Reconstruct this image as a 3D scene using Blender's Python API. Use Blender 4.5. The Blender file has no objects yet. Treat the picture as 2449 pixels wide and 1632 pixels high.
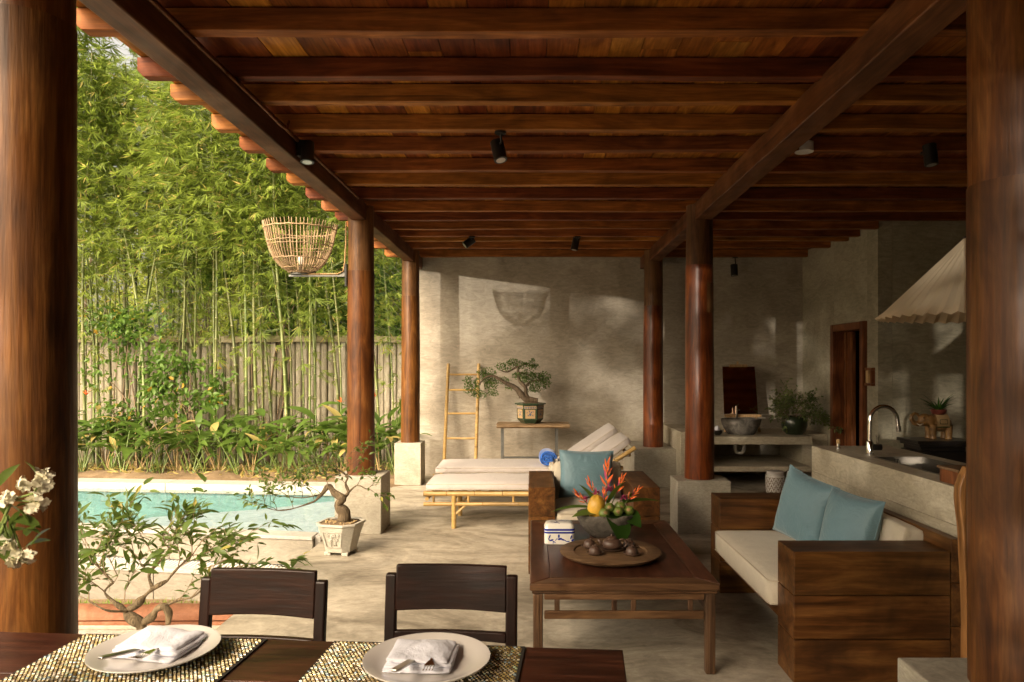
import bpy, bmesh, math, random
import numpy as np
from mathutils import Vector, Matrix, noise as mnoise

SC = bpy.context.scene
COL = SC.collection
R = math.radians
PI = math.pi

# ------------------------------------------------------------------ camera
K = 1634.0            # focal length in reference pixels (2353 wide)
CAMH = 1.45
cam_d = bpy.data.cameras.new('camera')
cam = bpy.data.objects.new('camera', cam_d)
COL.objects.link(cam)
cam.location = (0, 0, CAMH)
cam.rotation_euler = (R(90), 0, 0)
cam_d.sensor_width = 36.0
cam_d.lens = 36.0 * K / 2353.0
cam_d.shift_x = -48.5 / 2353.0
cam_d.shift_y = 56.0 / 2353.0
cam_d.clip_start = 0.05
cam_d.clip_end = 500
cam_d.dof.use_dof = True
cam_d.dof.focus_distance = 4.6
cam_d.dof.aperture_fstop = 9.0
SC.camera = cam

# ------------------------------------------------------------------ world
SUN_DIR = Vector((0.60, 1.0, -0.083)).normalized()      # direction the light travels
SUN_EL = math.asin(-SUN_DIR.z)
world = bpy.data.worlds.new('World')
SC.world = world
world.use_nodes = True
wn = world.node_tree.nodes; wl = world.node_tree.links
wn.clear()
w_out = wn.new('ShaderNodeOutputWorld')
w_bg = wn.new('ShaderNodeBackground')
w_sky = wn.new('ShaderNodeTexSky')
w_sky.sky_type = 'NISHITA'
w_sky.sun_disc = False
w_sky.sun_elevation = R(38)
w_sky.sun_rotation = math.atan2(-SUN_DIR.x, -SUN_DIR.y)
w_sky.air_density = 0.7
w_sky.dust_density = 8.0
w_sky.ozone_density = 0.6
w_mix = wn.new('ShaderNodeMix'); w_mix.data_type = 'RGBA'; w_mix.blend_type = 'MULTIPLY'
w_mix.inputs[0].default_value = 1.0
w_mix.inputs[7].default_value = (1.0, 0.86, 0.66, 1)
w_hs = wn.new('ShaderNodeHueSaturation'); w_hs.inputs['Saturation'].default_value = 0.45   # thin white haze
wl.new(w_sky.outputs[0], w_hs.inputs['Color'])
wl.new(w_hs.outputs[0], w_mix.inputs[6])
wl.new(w_mix.outputs[2], w_bg.inputs[0])
w_bg.inputs[1].default_value = 0.15
wl.new(w_bg.outputs[0], w_out.inputs[0])

sun_d = bpy.data.lights.new('sun', 'SUN')
sun_d.energy = 0.55
sun_d.angle = R(0.5)
sun_d.color = (1.0, 0.88, 0.72)
sun = bpy.data.objects.new('sun', sun_d)
COL.objects.link(sun)
sun.rotation_euler = (-SUN_DIR).to_track_quat('Z', 'Y').to_euler()
sun.location = (-12, -20, 6)

SC.view_settings.view_transform = 'Standard'
SC.view_settings.look = 'None'
SC.view_settings.exposure = 1.93
SC.view_settings.gamma = 1.0
SC.view_settings.use_curve_mapping = False
SC.cycles.use_denoising = True
SC.cycles.max_bounces = 8
SC.cycles.diffuse_bounces = 5
SC.cycles.glossy_bounces = 4
SC.cycles.transmission_bounces = 6
SC.cycles.transparent_max_bounces = 12
SC.cycles.sample_clamp_indirect = 6

# ------------------------------------------------------------------ helpers
def px(x, y, Y):
    """world point of a reference pixel at depth Y"""
    return Vector(((x - 1225) / K * Y, Y, CAMH - (y - 840) / K * Y))

class MB:
    """mesh collector"""
    def __init__(s):
        s.v = []; s.f = []; s.m = []
    def add(s, vs, fs, mi=0):
        o = len(s.v)
        s.v.extend([tuple(v) for v in vs])
        s.f.extend([tuple(i + o for i in f) for f in fs])
        s.m.extend([mi] * len(fs))
        return s
    def box(s, x0, x1, y0, y1, z0, z1, mi=0):
        vs = [(x0,y0,z0),(x1,y0,z0),(x1,y1,z0),(x0,y1,z0),(x0,y0,z1),(x1,y0,z1),(x1,y1,z1),(x0,y1,z1)]
        fs = [(0,3,2,1),(4,5,6,7),(0,1,5,4),(1,2,6,5),(2,3,7,6),(3,0,4,7)]
        return s.add(vs, fs, mi)
    def prism(s, poly, z0, z1, mi=0):
        """poly: counter-clockwise list of (x, y)"""
        n = len(poly)
        vs = [(x, y, z0) for x, y in poly] + [(x, y, z1) for x, y in poly]
        fs = [tuple(range(n - 1, -1, -1)), tuple(range(n, 2 * n))]
        fs += [(i, (i + 1) % n, n + (i + 1) % n, n + i) for i in range(n)]
        return s.add(vs, fs, mi)
    def extrude(s, poly, fn0, fn1, mi=0):
        """poly of 2D points mapped to 3D by fn0 and fn1 (two ends)"""
        n = len(poly)
        vs = [fn0(p) for p in poly] + [fn1(p) for p in poly]
        fs = [tuple(range(n - 1, -1, -1)), tuple(range(n, 2 * n))]
        fs += [(i, (i + 1) % n, n + (i + 1) % n, n + i) for i in range(n)]
        return s.add(vs, fs, mi)
    def tube(s, pts, rad, n=8, mi=0, cap=True, flat=1.0):
        pts = [Vector(p) for p in pts]
        m = len(pts)
        if not hasattr(rad, '__len__'): rad = [rad] * m
        t0 = (pts[1] - pts[0]).normalized()
        up = Vector((0, 0, 1)) if abs(t0.z) < .9 else Vector((1, 0, 0))
        a = t0.cross(up).normalized()
        vs = []
        for i in range(m):
            t = (pts[min(i + 1, m - 1)] - pts[max(i - 1, 0)])
            if t.length < 1e-9: t = t0
            t = t.normalized()
            a = (a - t * a.dot(t))
            if a.length < 1e-6: a = t.orthogonal()
            a.normalize()
            b = t.cross(a)
            for k in range(n):
                th = 2 * PI * k / n
                vs.append(pts[i] + a * math.cos(th) * rad[i] + b * math.sin(th) * rad[i] * flat)
        fs = []
        for i in range(m - 1):
            for k in range(n):
                k2 = (k + 1) % n
                fs.append((i*n+k, i*n+k2, (i+1)*n+k2, (i+1)*n+k))
        if cap:
            fs.append(tuple(range(n - 1, -1, -1)))
            fs.append(tuple((m - 1) * n + k for k in range(n)))
        return s.add(vs, fs, mi)
    def lathe(s, prof, c=(0, 0, 0), n=24, mi=0, sx=1, sy=1, closed=True):
        """prof: (radius, z) from bottom to top"""
        vs = []; fs = []; m = len(prof)
        for r, z in prof:
            for k in range(n):
                th = 2 * PI * k / n
                vs.append((c[0] + r * math.cos(th) * sx, c[1] + r * math.sin(th) * sy, c[2] + z))
        for i in range(m - 1):
            for k in range(n):
                k2 = (k + 1) % n
                fs.append((i*n+k, i*n+k2, (i+1)*n+k2, (i+1)*n+k))
        if closed:
            fs.append(tuple(range(n - 1, -1, -1)))
            fs.append(tuple((m - 1) * n + k for k in range(n)))
        return s.add(vs, fs, mi)
    def ball(s, c, r, nu=12, nv=8, mi=0, fn=None):
        rx, ry, rz = r if hasattr(r, '__len__') else (r, r, r)
        vs = []; fs = []
        for j in range(nv + 1):
            ph = -PI / 2 + PI * j / nv
            for i in range(nu):
                th = 2 * PI * i / nu
                d = Vector((math.cos(ph) * math.cos(th), math.cos(ph) * math.sin(th), math.sin(ph)))
                q = fn(d) if fn else 1.0
                vs.append((c[0] + d.x * rx * q, c[1] + d.y * ry * q, c[2] + d.z * rz * q))
        for j in range(nv):
            for i in range(nu):
                i2 = (i + 1) % nu
                fs.append((j*nu+i, j*nu+i2, (j+1)*nu+i2, (j+1)*nu+i))
        return s.add(vs, fs, mi)
    def grid(s, nx, ny, fn, mi=0):
        vs = [fn(i / nx, j / ny) for j in range(ny + 1) for i in range(nx + 1)]
        fs = [(j*(nx+1)+i, j*(nx+1)+i+1, (j+1)*(nx+1)+i+1, (j+1)*(nx+1)+i) for j in range(ny) for i in range(nx)]
        return s.add(vs, fs, mi)
    def scatter(s, bv, bf, mats, mi=0):
        """mats: list of (pos, 3x3 array, scale)"""
        if not mats: return s
        bv = np.asarray(bv, float)
        Rm = np.array([m[1] * m[2] for m in mats]); T = np.array([m[0] for m in mats])
        V = np.einsum('nij,kj->nki', Rm, bv) + T[:, None, :]
        o = len(s.v); k = len(bv)
        s.v.extend(map(tuple, V.reshape(-1, 3).tolist()))
        for q in range(len(mats)):
            b = o + q * k
            for f in bf:
                s.f.append(tuple(b + i for i in f))
        s.m.extend([mi] * (len(mats) * len(bf)))
        return s
    def move(s, d):
        s.v = [(v[0] + d[0], v[1] + d[1], v[2] + d[2]) for v in s.v]
        return s
    def xf(s, M):
        s.v = [tuple(M @ Vector(v)) for v in s.v]
        return s
    def mesh(s, name, mat, smooth=False):
        me = bpy.data.meshes.new(name)
        me.from_pydata(s.v, [], s.f)
        mats = mat if isinstance(mat, (list, tuple)) else [mat]
        for m in mats: me.materials.append(m)
        if len(mats) > 1: me.polygons.foreach_set('material_index', s.m)
        if smooth: me.polygons.foreach_set('use_smooth', [True] * len(me.polygons))
        me.update()
        return me

def wloc(o):
    v = Vector(o.location)
    while o.parent:
        o = o.parent; v = v + Vector(o.location)
    return v

def link(name, me, parent=None, loc=(0, 0, 0), rot=None):
    o = bpy.data.objects.new(name, me)
    COL.objects.link(o)
    if parent: o.parent = parent
    o.location = loc
    if rot: o.rotation_euler = rot
    return o

def O(name, mb, mat, parent=None, smooth=False, bevel=0, seg=2, sub=0, loc=None, auto=False):
    """one mesh object; vertices are given in world space (or in the space of an unrotated parent at its place)"""
    if parent is not None and loc is None:
        d = wloc(parent); mb.move(-d)
    me = mb.mesh(name, mat, smooth or auto)
    o = link(name, me, parent, loc or (0, 0, 0))
    if bevel:
        b = o.modifiers.new('bevel', 'BEVEL'); b.width = bevel; b.segments = seg
        b.limit_method = 'ANGLE'; b.angle_limit = R(40)
    if sub:
        m = o.modifiers.new('sub', 'SUBSURF'); m.levels = sub; m.render_levels = sub
    if auto:
        me.set_sharp_from_angle(angle=R(38))
    return o

def tag(o, label=None, cat=None, group=None, kind=None):
    if label: o['label'] = label
    if cat: o['category'] = cat
    if group: o['group'] = group
    if kind: o['kind'] = kind
    return o

def E(name, loc, label, cat, group=None, rz=0):
    o = bpy.data.objects.new(name, None)
    o.empty_display_size = .1
    COL.objects.link(o)
    o.location = loc
    o.rotation_euler = (0, 0, rz)
    return tag(o, label, cat, group)

def copy_tree(o, parent=None):
    c = o.copy(); COL.objects.link(c)
    if parent: c.parent = parent
    for ch in o.children: copy_tree(ch, c)
    return c

def basis(d, roll=0.0, up=(0, 0, 1)):
    """columns: x side, y along d, z normal"""
    d = np.asarray(d, float); d = d / (np.linalg.norm(d) + 1e-9)
    u = np.asarray(up, float)
    if abs(d @ u) > .97: u = np.array([1., 0, 0])
    x = np.cross(d, u); x /= np.linalg.norm(x)
    z = np.cross(x, d)
    c, s_ = math.cos(roll), math.sin(roll)
    x2 = x * c + z * s_; z2 = z * c - x * s_
    return np.stack([x2, d, z2], axis=1)

def leaf(L=1., W=.2, n=4, droop=.2, fold=.25, peak=.45, yl=0.0, curl=0.):
    vs = []; fs = []
    for i in range(n + 1):
        t = i / n
        if t < peak: w = math.sin(PI / 2 * t / peak) ** .8
        else: w = math.cos(PI / 2 * (t - peak) / (1 - peak)) ** .9 if t < 1 else 0
        w *= W / 2
        y = L * t * (1 - .25 * droop * t); z = -droop * L * t * t
        if i == 0 or i == n: vs.append((0, y, z))
        else: vs += [(-w, y, z + fold * w), (0, y, z), (w, y, z + fold * w)]
    # index
    fs.append((0, 1, 2)); fs.append((0, 2, 3))
    for i in range(1, n - 1):
        a = 1 + (i - 1) * 3; b = a + 3
        fs += [(a, b, b + 1, a + 1), (a + 1, b + 1, b + 2, a + 2)]
    a = 1 + (n - 2) * 3; e = len(vs) - 1
    fs += [(a, e, a + 1), (a + 1, e, a + 2)]
    return vs, fs

def wob(v, s=1., seed=0.):
    return mnoise.noise(Vector((v[0] * s + seed, v[1] * s + seed * 1.7, v[2] * s - seed)))

# ------------------------------------------------------------------ materials
def newmat(name):
    m = bpy.data.materials.new(name); m.use_nodes = True
    nt = m.node_tree
    for n in list(nt.nodes):
        if n.type != 'OUTPUT_MATERIAL' and n.type != 'BSDF_PRINCIPLED': nt.nodes.remove(n)
    b = next(n for n in nt.nodes if n.type == 'BSDF_PRINCIPLED')
    return m, nt, b

def nd(nt, t, **kw):
    n = nt.nodes.new(t)
    for k, v in kw.items(): setattr(n, k, v)
    return n

def ramp(nt, stops):
    r = nd(nt, 'ShaderNodeValToRGB')
    e = r.color_ramp.elements
    while len(e) < len(stops): e.new(.5)
    for i, (p, c) in enumerate(stops):
        e[i].position = p
        e[i].color = (*c, 1) if len(c) == 3 else c
    return r

def coords(nt, scale=(1, 1, 1), rnd=True, world=False):
    L = nt.links
    if world:
        g = nd(nt, 'ShaderNodeNewGeometry'); src = g.outputs['Position']
    else:
        tc = nd(nt, 'ShaderNodeTexCoord'); src = tc.outputs['Object']
    if rnd:
        oi = nd(nt, 'ShaderNodeObjectInfo')
        mu = nd(nt, 'ShaderNodeMath', operation='MULTIPLY'); mu.inputs[1].default_value = 41.3
        L.new(oi.outputs['Random'], mu.inputs[0])
        cb = nd(nt, 'ShaderNodeCombineXYZ')
        for i in range(3): L.new(mu.outputs[0], cb.inputs[i])
        ad = nd(nt, 'ShaderNodeVectorMath', operation='ADD')
        L.new(src, ad.inputs[0]); L.new(cb.outputs[0], ad.inputs[1]); src = ad.outputs[0]
    mp = nd(nt, 'ShaderNodeMapping'); mp.inputs['Scale'].default_value = scale
    L.new(src, mp.inputs['Vector'])
    return mp.outputs[0]

def noise_n(nt, vec, scale, detail=4, rough=.55, dist=0.):
    n = nd(nt, 'ShaderNodeTexNoise')
    n.inputs['Scale'].default_value = scale; n.inputs['Detail'].default_value = detail
    n.inputs['Roughness'].default_value = rough; n.inputs['Distortion'].default_value = dist
    nt.links.new(vec, n.inputs['Vector'])
    return n.outputs['Fac']

def mixc(nt, a, b, fac, mode='MIX'):
    m = nd(nt, 'ShaderNodeMix', data_type='RGBA', blend_type=mode)
    L = nt.links
    for i, v in ((0, fac), (6, a), (7, b)):
        if isinstance(v, (int, float)): m.inputs[i].default_value = v
        elif isinstance(v, tuple): m.inputs[i].default_value = (*v, 1) if len(v) == 3 else v
        else: L.new(v, m.inputs[i])
    return m.outputs[2]

def mrange(nt, v, a, b, c, d):
    n = nd(nt, 'ShaderNodeMapRange')
    nt.links.new(v, n.inputs[0])
    for i, q in enumerate((a, b, c, d)): n.inputs[i + 1].default_value = q
    return n.outputs[0]

def bump(nt, b, h, strength=.3, dist=.01):
    n = nd(nt, 'ShaderNodeBump')
    n.inputs['Strength'].default_value = strength; n.inputs['Distance'].default_value = dist
    nt.links.new(h, n.inputs['Height']); nt.links.new(n.outputs[0], b.inputs['Normal'])

def wood(name, dark, mid, light, axis=0, rough=.45, s=1., vary=.25, blotch=.45, coat=0., bmp=.25, grain=.35):
    m, nt, b = newmat(name); L = nt.links
    sc = [8 * s] * 3; sc[axis] = 1.15 * s
    v = coords(nt, tuple(sc))
    n1 = noise_n(nt, v, 1.5, 6, .62, 1.7)
    rp = ramp(nt, [(.28, dark), (.5, mid), (.72, light)])
    L.new(n1, rp.inputs[0])
    sf = [90 * s] * 3; sf[axis] = 4.5 * s
    v2 = coords(nt, tuple(sf))
    n2 = noise_n(nt, v2, 1.0, 3, .6)
    g = mrange(nt, n2, .3, .7, 1 - grain, 1 + grain * .35)
    gc = nd(nt, 'ShaderNodeCombineColor')
    for i in range(3): L.new(g, gc.inputs[i])
    c = mixc(nt, rp.outputs[0], gc.outputs[0], 1.0, 'MULTIPLY')
    v3 = coords(nt, (1, 1, 1))
    n3 = noise_n(nt, v3, 2.3, 3, .6, .6)
    bl = mrange(nt, n3, .38, .72, 1.08, 1 - blotch)
    bc = nd(nt, 'ShaderNodeCombineColor')
    for i in range(3): L.new(bl, bc.inputs[i])
    c = mixc(nt, c, bc.outputs[0], 1.0, 'MULTIPLY')
    oi = nd(nt, 'ShaderNodeObjectInfo')
    hs = nd(nt, 'ShaderNodeHueSaturation')
    L.new(mrange(nt, oi.outputs['Random'], 0, 1, 1 - vary, 1 + vary), hs.inputs['Value'])
    L.new(mrange(nt, oi.outputs['Random'], 0, 1, .5 - vary * .03, .5 + vary * .04), hs.inputs['Hue'])
    L.new(c, hs.inputs['Color'])
    L.new(hs.outputs[0], b.inputs['Base Color'])
    L.new(mrange(nt, n3, .3, .7, rough * .8, min(1, rough * 1.3)), b.inputs['Roughness'])
    b.inputs['Specular IOR Level'].default_value = .24
    b.inputs['Coat Weight'].default_value = coat
    b.inputs['Coat Roughness'].default_value = .3
    # drying cracks and knots
    sk = [26 * s] * 3; sk[axis] = .55 * s
    n4 = noise_n(nt, coords(nt, tuple(sk)), 1.0, 2, .5, .3)
    ck = mrange(nt, n4, .66, .70, 0, .55)
    kv = [2.6 * s] * 3; kv[axis] = 1.1 * s
    vo = nd(nt, 'ShaderNodeTexVoronoi'); L.new(coords(nt, tuple(kv)), vo.inputs['Vector']); vo.inputs['Scale'].default_value = 1.4
    kn = mrange(nt, vo.outputs['Distance'], .05, .13, .6, 0)
    mxk = nd(nt, 'ShaderNodeMath', operation='MAXIMUM'); L.new(ck, mxk.inputs[0]); L.new(kn, mxk.inputs[1])
    c5 = mixc(nt, hs.outputs[0], tuple(q * .25 for q in dark), mxk.outputs[0])
    L.new(c5, b.inputs['Base Color'])
    bump(nt, b, n2, bmp, .004)
    return m

def concrete(name, stops, s=1., rough=.75, bmp=.25, stretch=(1, 1, 1), stain=0., spec=.4, rrange=.12, crack=False):
    m, nt, b = newmat(name); L = nt.links
    v = coords(nt, stretch, rnd=True)
    n1 = noise_n(nt, v, 1.1 * s, 6, .62, 1.1)
    rp = ramp(nt, stops); L.new(n1, rp.inputs[0])
    v2 = coords(nt, (stretch[0] * 1, stretch[1] * 1, stretch[2] * 3.0))
    n2 = noise_n(nt, v2, 5.5 * s, 6, .65, 2.2)
    g = mrange(nt, n2, .28, .72, .72, 1.2)
    gc = nd(nt, 'ShaderNodeCombineColor')
    for i in range(3): L.new(g, gc.inputs[i])
    c = mixc(nt, rp.outputs[0], gc.outputs[0], 1., 'MULTIPLY')
    n3 = noise_n(nt, coords(nt, (1, 1, 1)), 70, 4, .6)
    g3 = mrange(nt, n3, .3, .7, .93, 1.05)
    gc3 = nd(nt, 'ShaderNodeCombineColor')
    for i in range(3): L.new(g3, gc3.inputs[i])
    c = mixc(nt, c, gc3.outputs[0], 1., 'MULTIPLY')
    if stain:
        n4 = noise_n(nt, coords(nt, (1, 1, 1)), .55 * s, 7, .7, 1.8)
        c = mixc(nt, c, tuple(x * .45 for x in stops[0][1]), mrange(nt, n4, .52, .66, 0, stain))
    L.new(c, b.inputs['Base Color'])
    b.inputs['Specular IOR Level'].default_value = spec
    L.new(mrange(nt, n1, .3, .7, rough + rrange, rough - rrange), b.inputs['Roughness'])
    mx = nd(nt, 'ShaderNodeMath', operation='MULTIPLY_ADD')
    L.new(n2, mx.inputs[0]); mx.inputs[1].default_value = 1.0; L.new(n3, mx.inputs[2])
    hgt = mx.outputs[0]
    if crack:
        vo = nd(nt, 'ShaderNodeTexVoronoi', feature='DISTANCE_TO_EDGE')
        vo.inputs['Scale'].default_value = 1.3
        ds = noise_n(nt, coords(nt, (1, 1, 1)), 3, 5, .7)
        vv = nd(nt, 'ShaderNodeVectorMath', operation='ADD')
        L.new(coords(nt, (1, 1, 1)), vv.inputs[0])
        cb = nd(nt, 'ShaderNodeCombineXYZ'); L.new(ds, cb.inputs[0]); L.new(ds, cb.inputs[1])
        L.new(cb.outputs[0], vv.inputs[1]); L.new(vv.outputs[0], vo.inputs['Vector'])
        msk = noise_n(nt, coords(nt, (1, 1, 1)), .9, 3, .5)
        cr = mrange(nt, vo.outputs['Distance'], 0, .006, 1, 0)
        ml = nd(nt, 'ShaderNodeMath', operation='MULTIPLY'); L.new(cr, ml.inputs[0])
        L.new(mrange(nt, msk, .5, .56, 0, .45), ml.inputs[1])
        c2 = mixc(nt, c, (.12, .09, .06), ml.outputs[0])
        L.new(c2, b.inputs['Base Color'])
    bump(nt, b, hgt, bmp, .006)
    return m

def plain(name, col, rough=.5, metal=0., spec=.5, coat=0., vary=0., nscale=12, namt=.0, bmp=0., bscale=60, sheen=0., emit=None, wr=0.):
    m, nt, b = newmat(name); L = nt.links
    n = noise_n(nt, coords(nt), nscale, 4, .6, .4)
    lo = tuple(max(0, c * (1 - namt)) for c in col); hi = tuple(min(1, c * (1 + namt)) for c in col)
    rp = ramp(nt, [(.3, lo), (.7, hi)]); L.new(n, rp.inputs[0])
    c = rp.outputs[0]
    if vary:
        oi = nd(nt, 'ShaderNodeObjectInfo'); hs = nd(nt, 'ShaderNodeHueSaturation')
        L.new(mrange(nt, oi.outputs['Random'], 0, 1, 1 - vary, 1 + vary), hs.inputs['Value'])
        L.new(c, hs.inputs['Color']); c = hs.outputs[0]
    L.new(c, b.inputs['Base Color'])
    b.inputs['Roughness'].default_value = rough; b.inputs['Metallic'].default_value = metal
    b.inputs['Specular IOR Level'].default_value = spec
    b.inputs['Coat Weight'].default_value = coat; b.inputs['Coat Roughness'].default_value = .08
    if sheen: b.inputs['Sheen Weight'].default_value = sheen
    if bmp: bump(nt, b, noise_n(nt, coords(nt), bscale, 4, .6), bmp, .003)
    if wr:
        nn = nd(nt, 'ShaderNodeBump'); nn.inputs['Strength'].default_value = wr; nn.inputs['Distance'].default_value = .02
        L.new(noise_n(nt, coords(nt, (1, 1, 1)), 9, 4, .55, 1.6), nn.inputs['Height'])
        prev = b.inputs['Normal'].links[0].from_node if b.inputs['Normal'].links else None
        if prev: L.new(nn.outputs[0], prev.inputs['Normal'])
        else: L.new(nn.outputs[0], b.inputs['Normal'])
    if emit:
        b.inputs['Emission Color'].default_value = (*emit[0], 1); b.inputs['Emission Strength'].default_value = emit[1]
    return m

def leafmat(name, a, bcol, yellow=None, trans=.45, rough=.45, clump=.6, yfrac=.06):
    """green leaves: colour varies from leaf to leaf; light passes through"""
    m, nt, b = newmat(name); L = nt.links
    g = nd(nt, 'ShaderNodeNewGeometry')
    n = noise_n(nt, coords(nt, world=True, rnd=False), clump, 3, .6)
    ad = nd(nt, 'ShaderNodeMath', operation='ADD')
    L.new(mrange(nt, g.outputs['Random Per Island'], 0, 1, 0, .55), ad.inputs[0])
    L.new(mrange(nt, n, .3, .7, 0, .45), ad.inputs[1])
    stops = [(0.05, a), (.9, bcol)]
    rp = ramp(nt, stops); L.new(ad.outputs[0], rp.inputs[0])
    c = rp.outputs[0]
    if yellow:
        c = mixc(nt, c, yellow, mrange(nt, g.outputs['Random Per Island'], 1 - yfrac - .01, 1 - yfrac, 0, 1))
    L.new(c, b.inputs['Base Color'])
    b.inputs['Roughness'].default_value = rough
    b.inputs['Specular IOR Level'].default_value = .35
    tr = nd(nt, 'ShaderNodeBsdfTranslucent')
    hs = nd(nt, 'ShaderNodeHueSaturation'); hs.inputs['Value'].default_value = 1.5; hs.inputs['Hue'].default_value = .495
    L.new(c, hs.inputs['Color']); L.new(hs.outputs[0], tr.inputs[0])
    mx = nd(nt, 'ShaderNodeMixShader'); mx.inputs[0].default_value = trans
    L.new(b.outputs[0], mx.inputs[1]); L.new(tr.outputs[0], mx.inputs[2])
    out = next(n for n in nt.nodes if n.type == 'OUTPUT_MATERIAL')
    L.new(mx.outputs[0], out.inputs[0])
    return m

M = {}
# roof timber
M['rafter'] = wood('rafter_wood', (.120, .033, .006), (.235, .069, .013), (.38, .125, .027), 0, .6, .8, .38, .35, .0)
M['board'] = wood('ceiling_board_wood', (.12, .028, .004), (.29, .085, .014), (.50, .18, .038), 1, .5, .8, .5, .5, 0)
M['beam'] = wood('beam_wood', (.06, .018, .005), (.12, .040, .012), (.20, .078, .026), 1, .55, .7, .12, .4, .1)
M['log'] = wood('column_wood', (.050, .015, .003), (.125, .043, .009), (.215, .088, .022), 2, .45, .9, .12, .45, .15, .45, .4)
M['log_old'] = wood('column_wood_worn', (.07, .028, .009), (.135, .058, .020), (.21, .10, .04), 2, .5, .9, .1, .35, .1, .4, .4)
M['log_red'] = wood('column_wood_red', (.060, .012, .003), (.17, .038, .008), (.30, .085, .02), 2, .36, .9, .1, .5, .35, .45, .4)
M['sofa'] = wood('sofa_wood', (.038, .013, .003), (.115, .045, .011), (.21, .095, .025), 0, .42, .8, .07, .6, .15)
M['sofa_y'] = wood('sofa_wood_depth', (.038, .013, .003), (.115, .045, .011), (.21, .095, .025), 1, .42, .8, .07, .6, .15)
M['tea'] = wood('tea_table_wood', (.026, .008, .004), (.068, .023, .011), (.125, .048, .024), 1, .36, .9, .08, .4, .3)
M['teax'] = wood('tea_table_edge_wood', (.055, .024, .011), (.115, .058, .027), (.19, .105, .052), 0, .42, .9, .08, .4, .1)
M['teaz'] = wood('tea_table_leg_wood', (.05, .024, .012), (.11, .058, .030), (.17, .095, .05), 2, .45, .9, .08, .4, .1)
M['dine'] = wood('dining_wood', (.018, .005, .003), (.060, .019, .010), (.12, .042, .022), 0, .34, .9, .1, .45, .25, .2, .5)
M['chair'] = wood('chair_wood', (.004, .0012, .0008), (.011, .0032, .0018), (.024, .007, .0035), 0, .42, .8, .1, .4, .06)
M['chairz'] = wood('chair_post_wood', (.004, .0012, .0008), (.012, .0035, .002), (.026, .008, .004), 2, .42, .8, .1, .4, .06)
M['slab'] = wood('live_edge_wood', (.17, .07, .02), (.33, .15, .05), (.45, .23, .085), 2, .42, .6, .05, .35, .2)
M['benchtop'] = wood('bench_slab_wood', (.20, .12, .06), (.33, .22, .12), (.45, .32, .19), 0, .55, .8, .05, .4)
M['door'] = wood('door_wood', (.09, .026, .009), (.19, .062, .02), (.28, .10, .036), 2, .38, .8, .1, .4, .2)
M['tray'] = wood('tray_wood', (.075, .04, .02), (.145, .085, .045), (.22, .135, .075), 0, .5, 1.1, .05, .4)
M['bark'] = wood('bonsai_bark', (.05, .035, .02), (.15, .11, .065), (.28, .21, .13), 2, .85, 3.5, .1, .5, 0, 1.0)
M['bark_dark'] = wood('dark_bark', (.07, .05, .03), (.15, .11, .07), (.24, .18, .12), 2, .8, 3., .1, .4, 0, .6)
M['lightwood'] = wood('light_wood', (.32, .19, .08), (.45, .28, .13), (.55, .36, .18), 2, .5, 1., .1, .2)
# bamboo / rattan
M['cane'] = wood('dry_bamboo', (.33, .20, .065), (.44, .285, .10), (.53, .37, .15), 0, .38, .6, .10, .18, .2, .12, .15)
M['rattan'] = wood('rattan', (.27, .175, .095), (.35, .245, .14), (.43, .315, .195), 2, .5, 1., .15, .2, 0, .1, .15)
# masonry
M['wall'] = concrete('plaster_wall', [(.28, (.275, .238, .185)), (.5, (.355, .312, .248)), (.72, (.44, .395, .32))], 1., .72, .18)
M['walldark'] = concrete('plaster_wall_green', [(.28, (.26, .235, .17)), (.5, (.33, .30, .22)), (.72, (.41, .37, .28))], 1., .72, .18)
M['plinth'] = concrete('plinth_concrete', [(.28, (.29, .26, .205)), (.5, (.36, .33, .265)), (.72, (.43, .40, .33))], 2.2, .7, .22)
M['counter'] = concrete('counter_concrete', [(.28, (.34, .30, .22)), (.5, (.43, .38, .285)), (.72, (.51, .46, .35))], 1.6, .6, .15)
M['floor'] = concrete('terrace_concrete', [(.34, (.185, .158, .118)), (.46, (.32, .283, .22)), (.58, (.43, .385, .31)), (.8, (.49, .445, .365))], 1.25, .5, .12, (1, 1.7, 1), .5, .45, .14, True)
M['pale'] = concrete('pale_stone', [(.28, (.22, .197, .158)), (.5, (.26, .235, .19)), (.72, (.31, .283, .235))], 1.2, .6, .1)
M['white'] = concrete('white_stone', [(.28, (.40, .375, .335)), (.5, (.45, .425, .385)), (.72, (.50, .475, .435))], 1.2, .55, .06)
M['fence'] = concrete('fence_concrete', [(.28, (.19, .16, .11)), (.5, (.30, .265, .195)), (.72, (.42, .375, .29))], 3., .8, .3, (2, 2, .35))
M['cap'] = concrete('mossy_cap', [(.28, (.10, .10, .04)), (.5, (.20, .17, .09)), (.72, (.38, .33, .22))], 3., .85, .4)
M['dirt'] = concrete('garden_soil', [(.28, (.13, .085, .045)), (.5, (.21, .145, .08)), (.72, (.30, .215, .13))], 3., .95, .8)
M['gravel'] = concrete('pebble_ground', [(.28, (.30, .27, .22)), (.5, (.44, .40, .34)), (.72, (.60, .56, .48))], 14., .85, .8)
M['terra'] = concrete('terracotta', [(.28, (.20, .075, .035)), (.5, (.28, .11, .052)), (.72, (.36, .16, .085))], 5., .7, .25)
M['teal'] = concrete('pool_lining', [(.28, (.15, .29, .30)), (.5, (.17, .315, .325)), (.72, (.185, .34, .35))], 1., .5, .0)
M['shelf'] = concrete('pool_ledge_stone', [(.28, (.36, .44, .52)), (.5, (.41, .49, .57)), (.72, (.46, .54, .62))], 1.4, .5, .0)
M['rock'] = concrete('rough_rock', [(.28, (.05, .044, .036)), (.5, (.115, .10, .082)), (.72, (.21, .185, .155))], 8., .9, 1.2)
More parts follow.
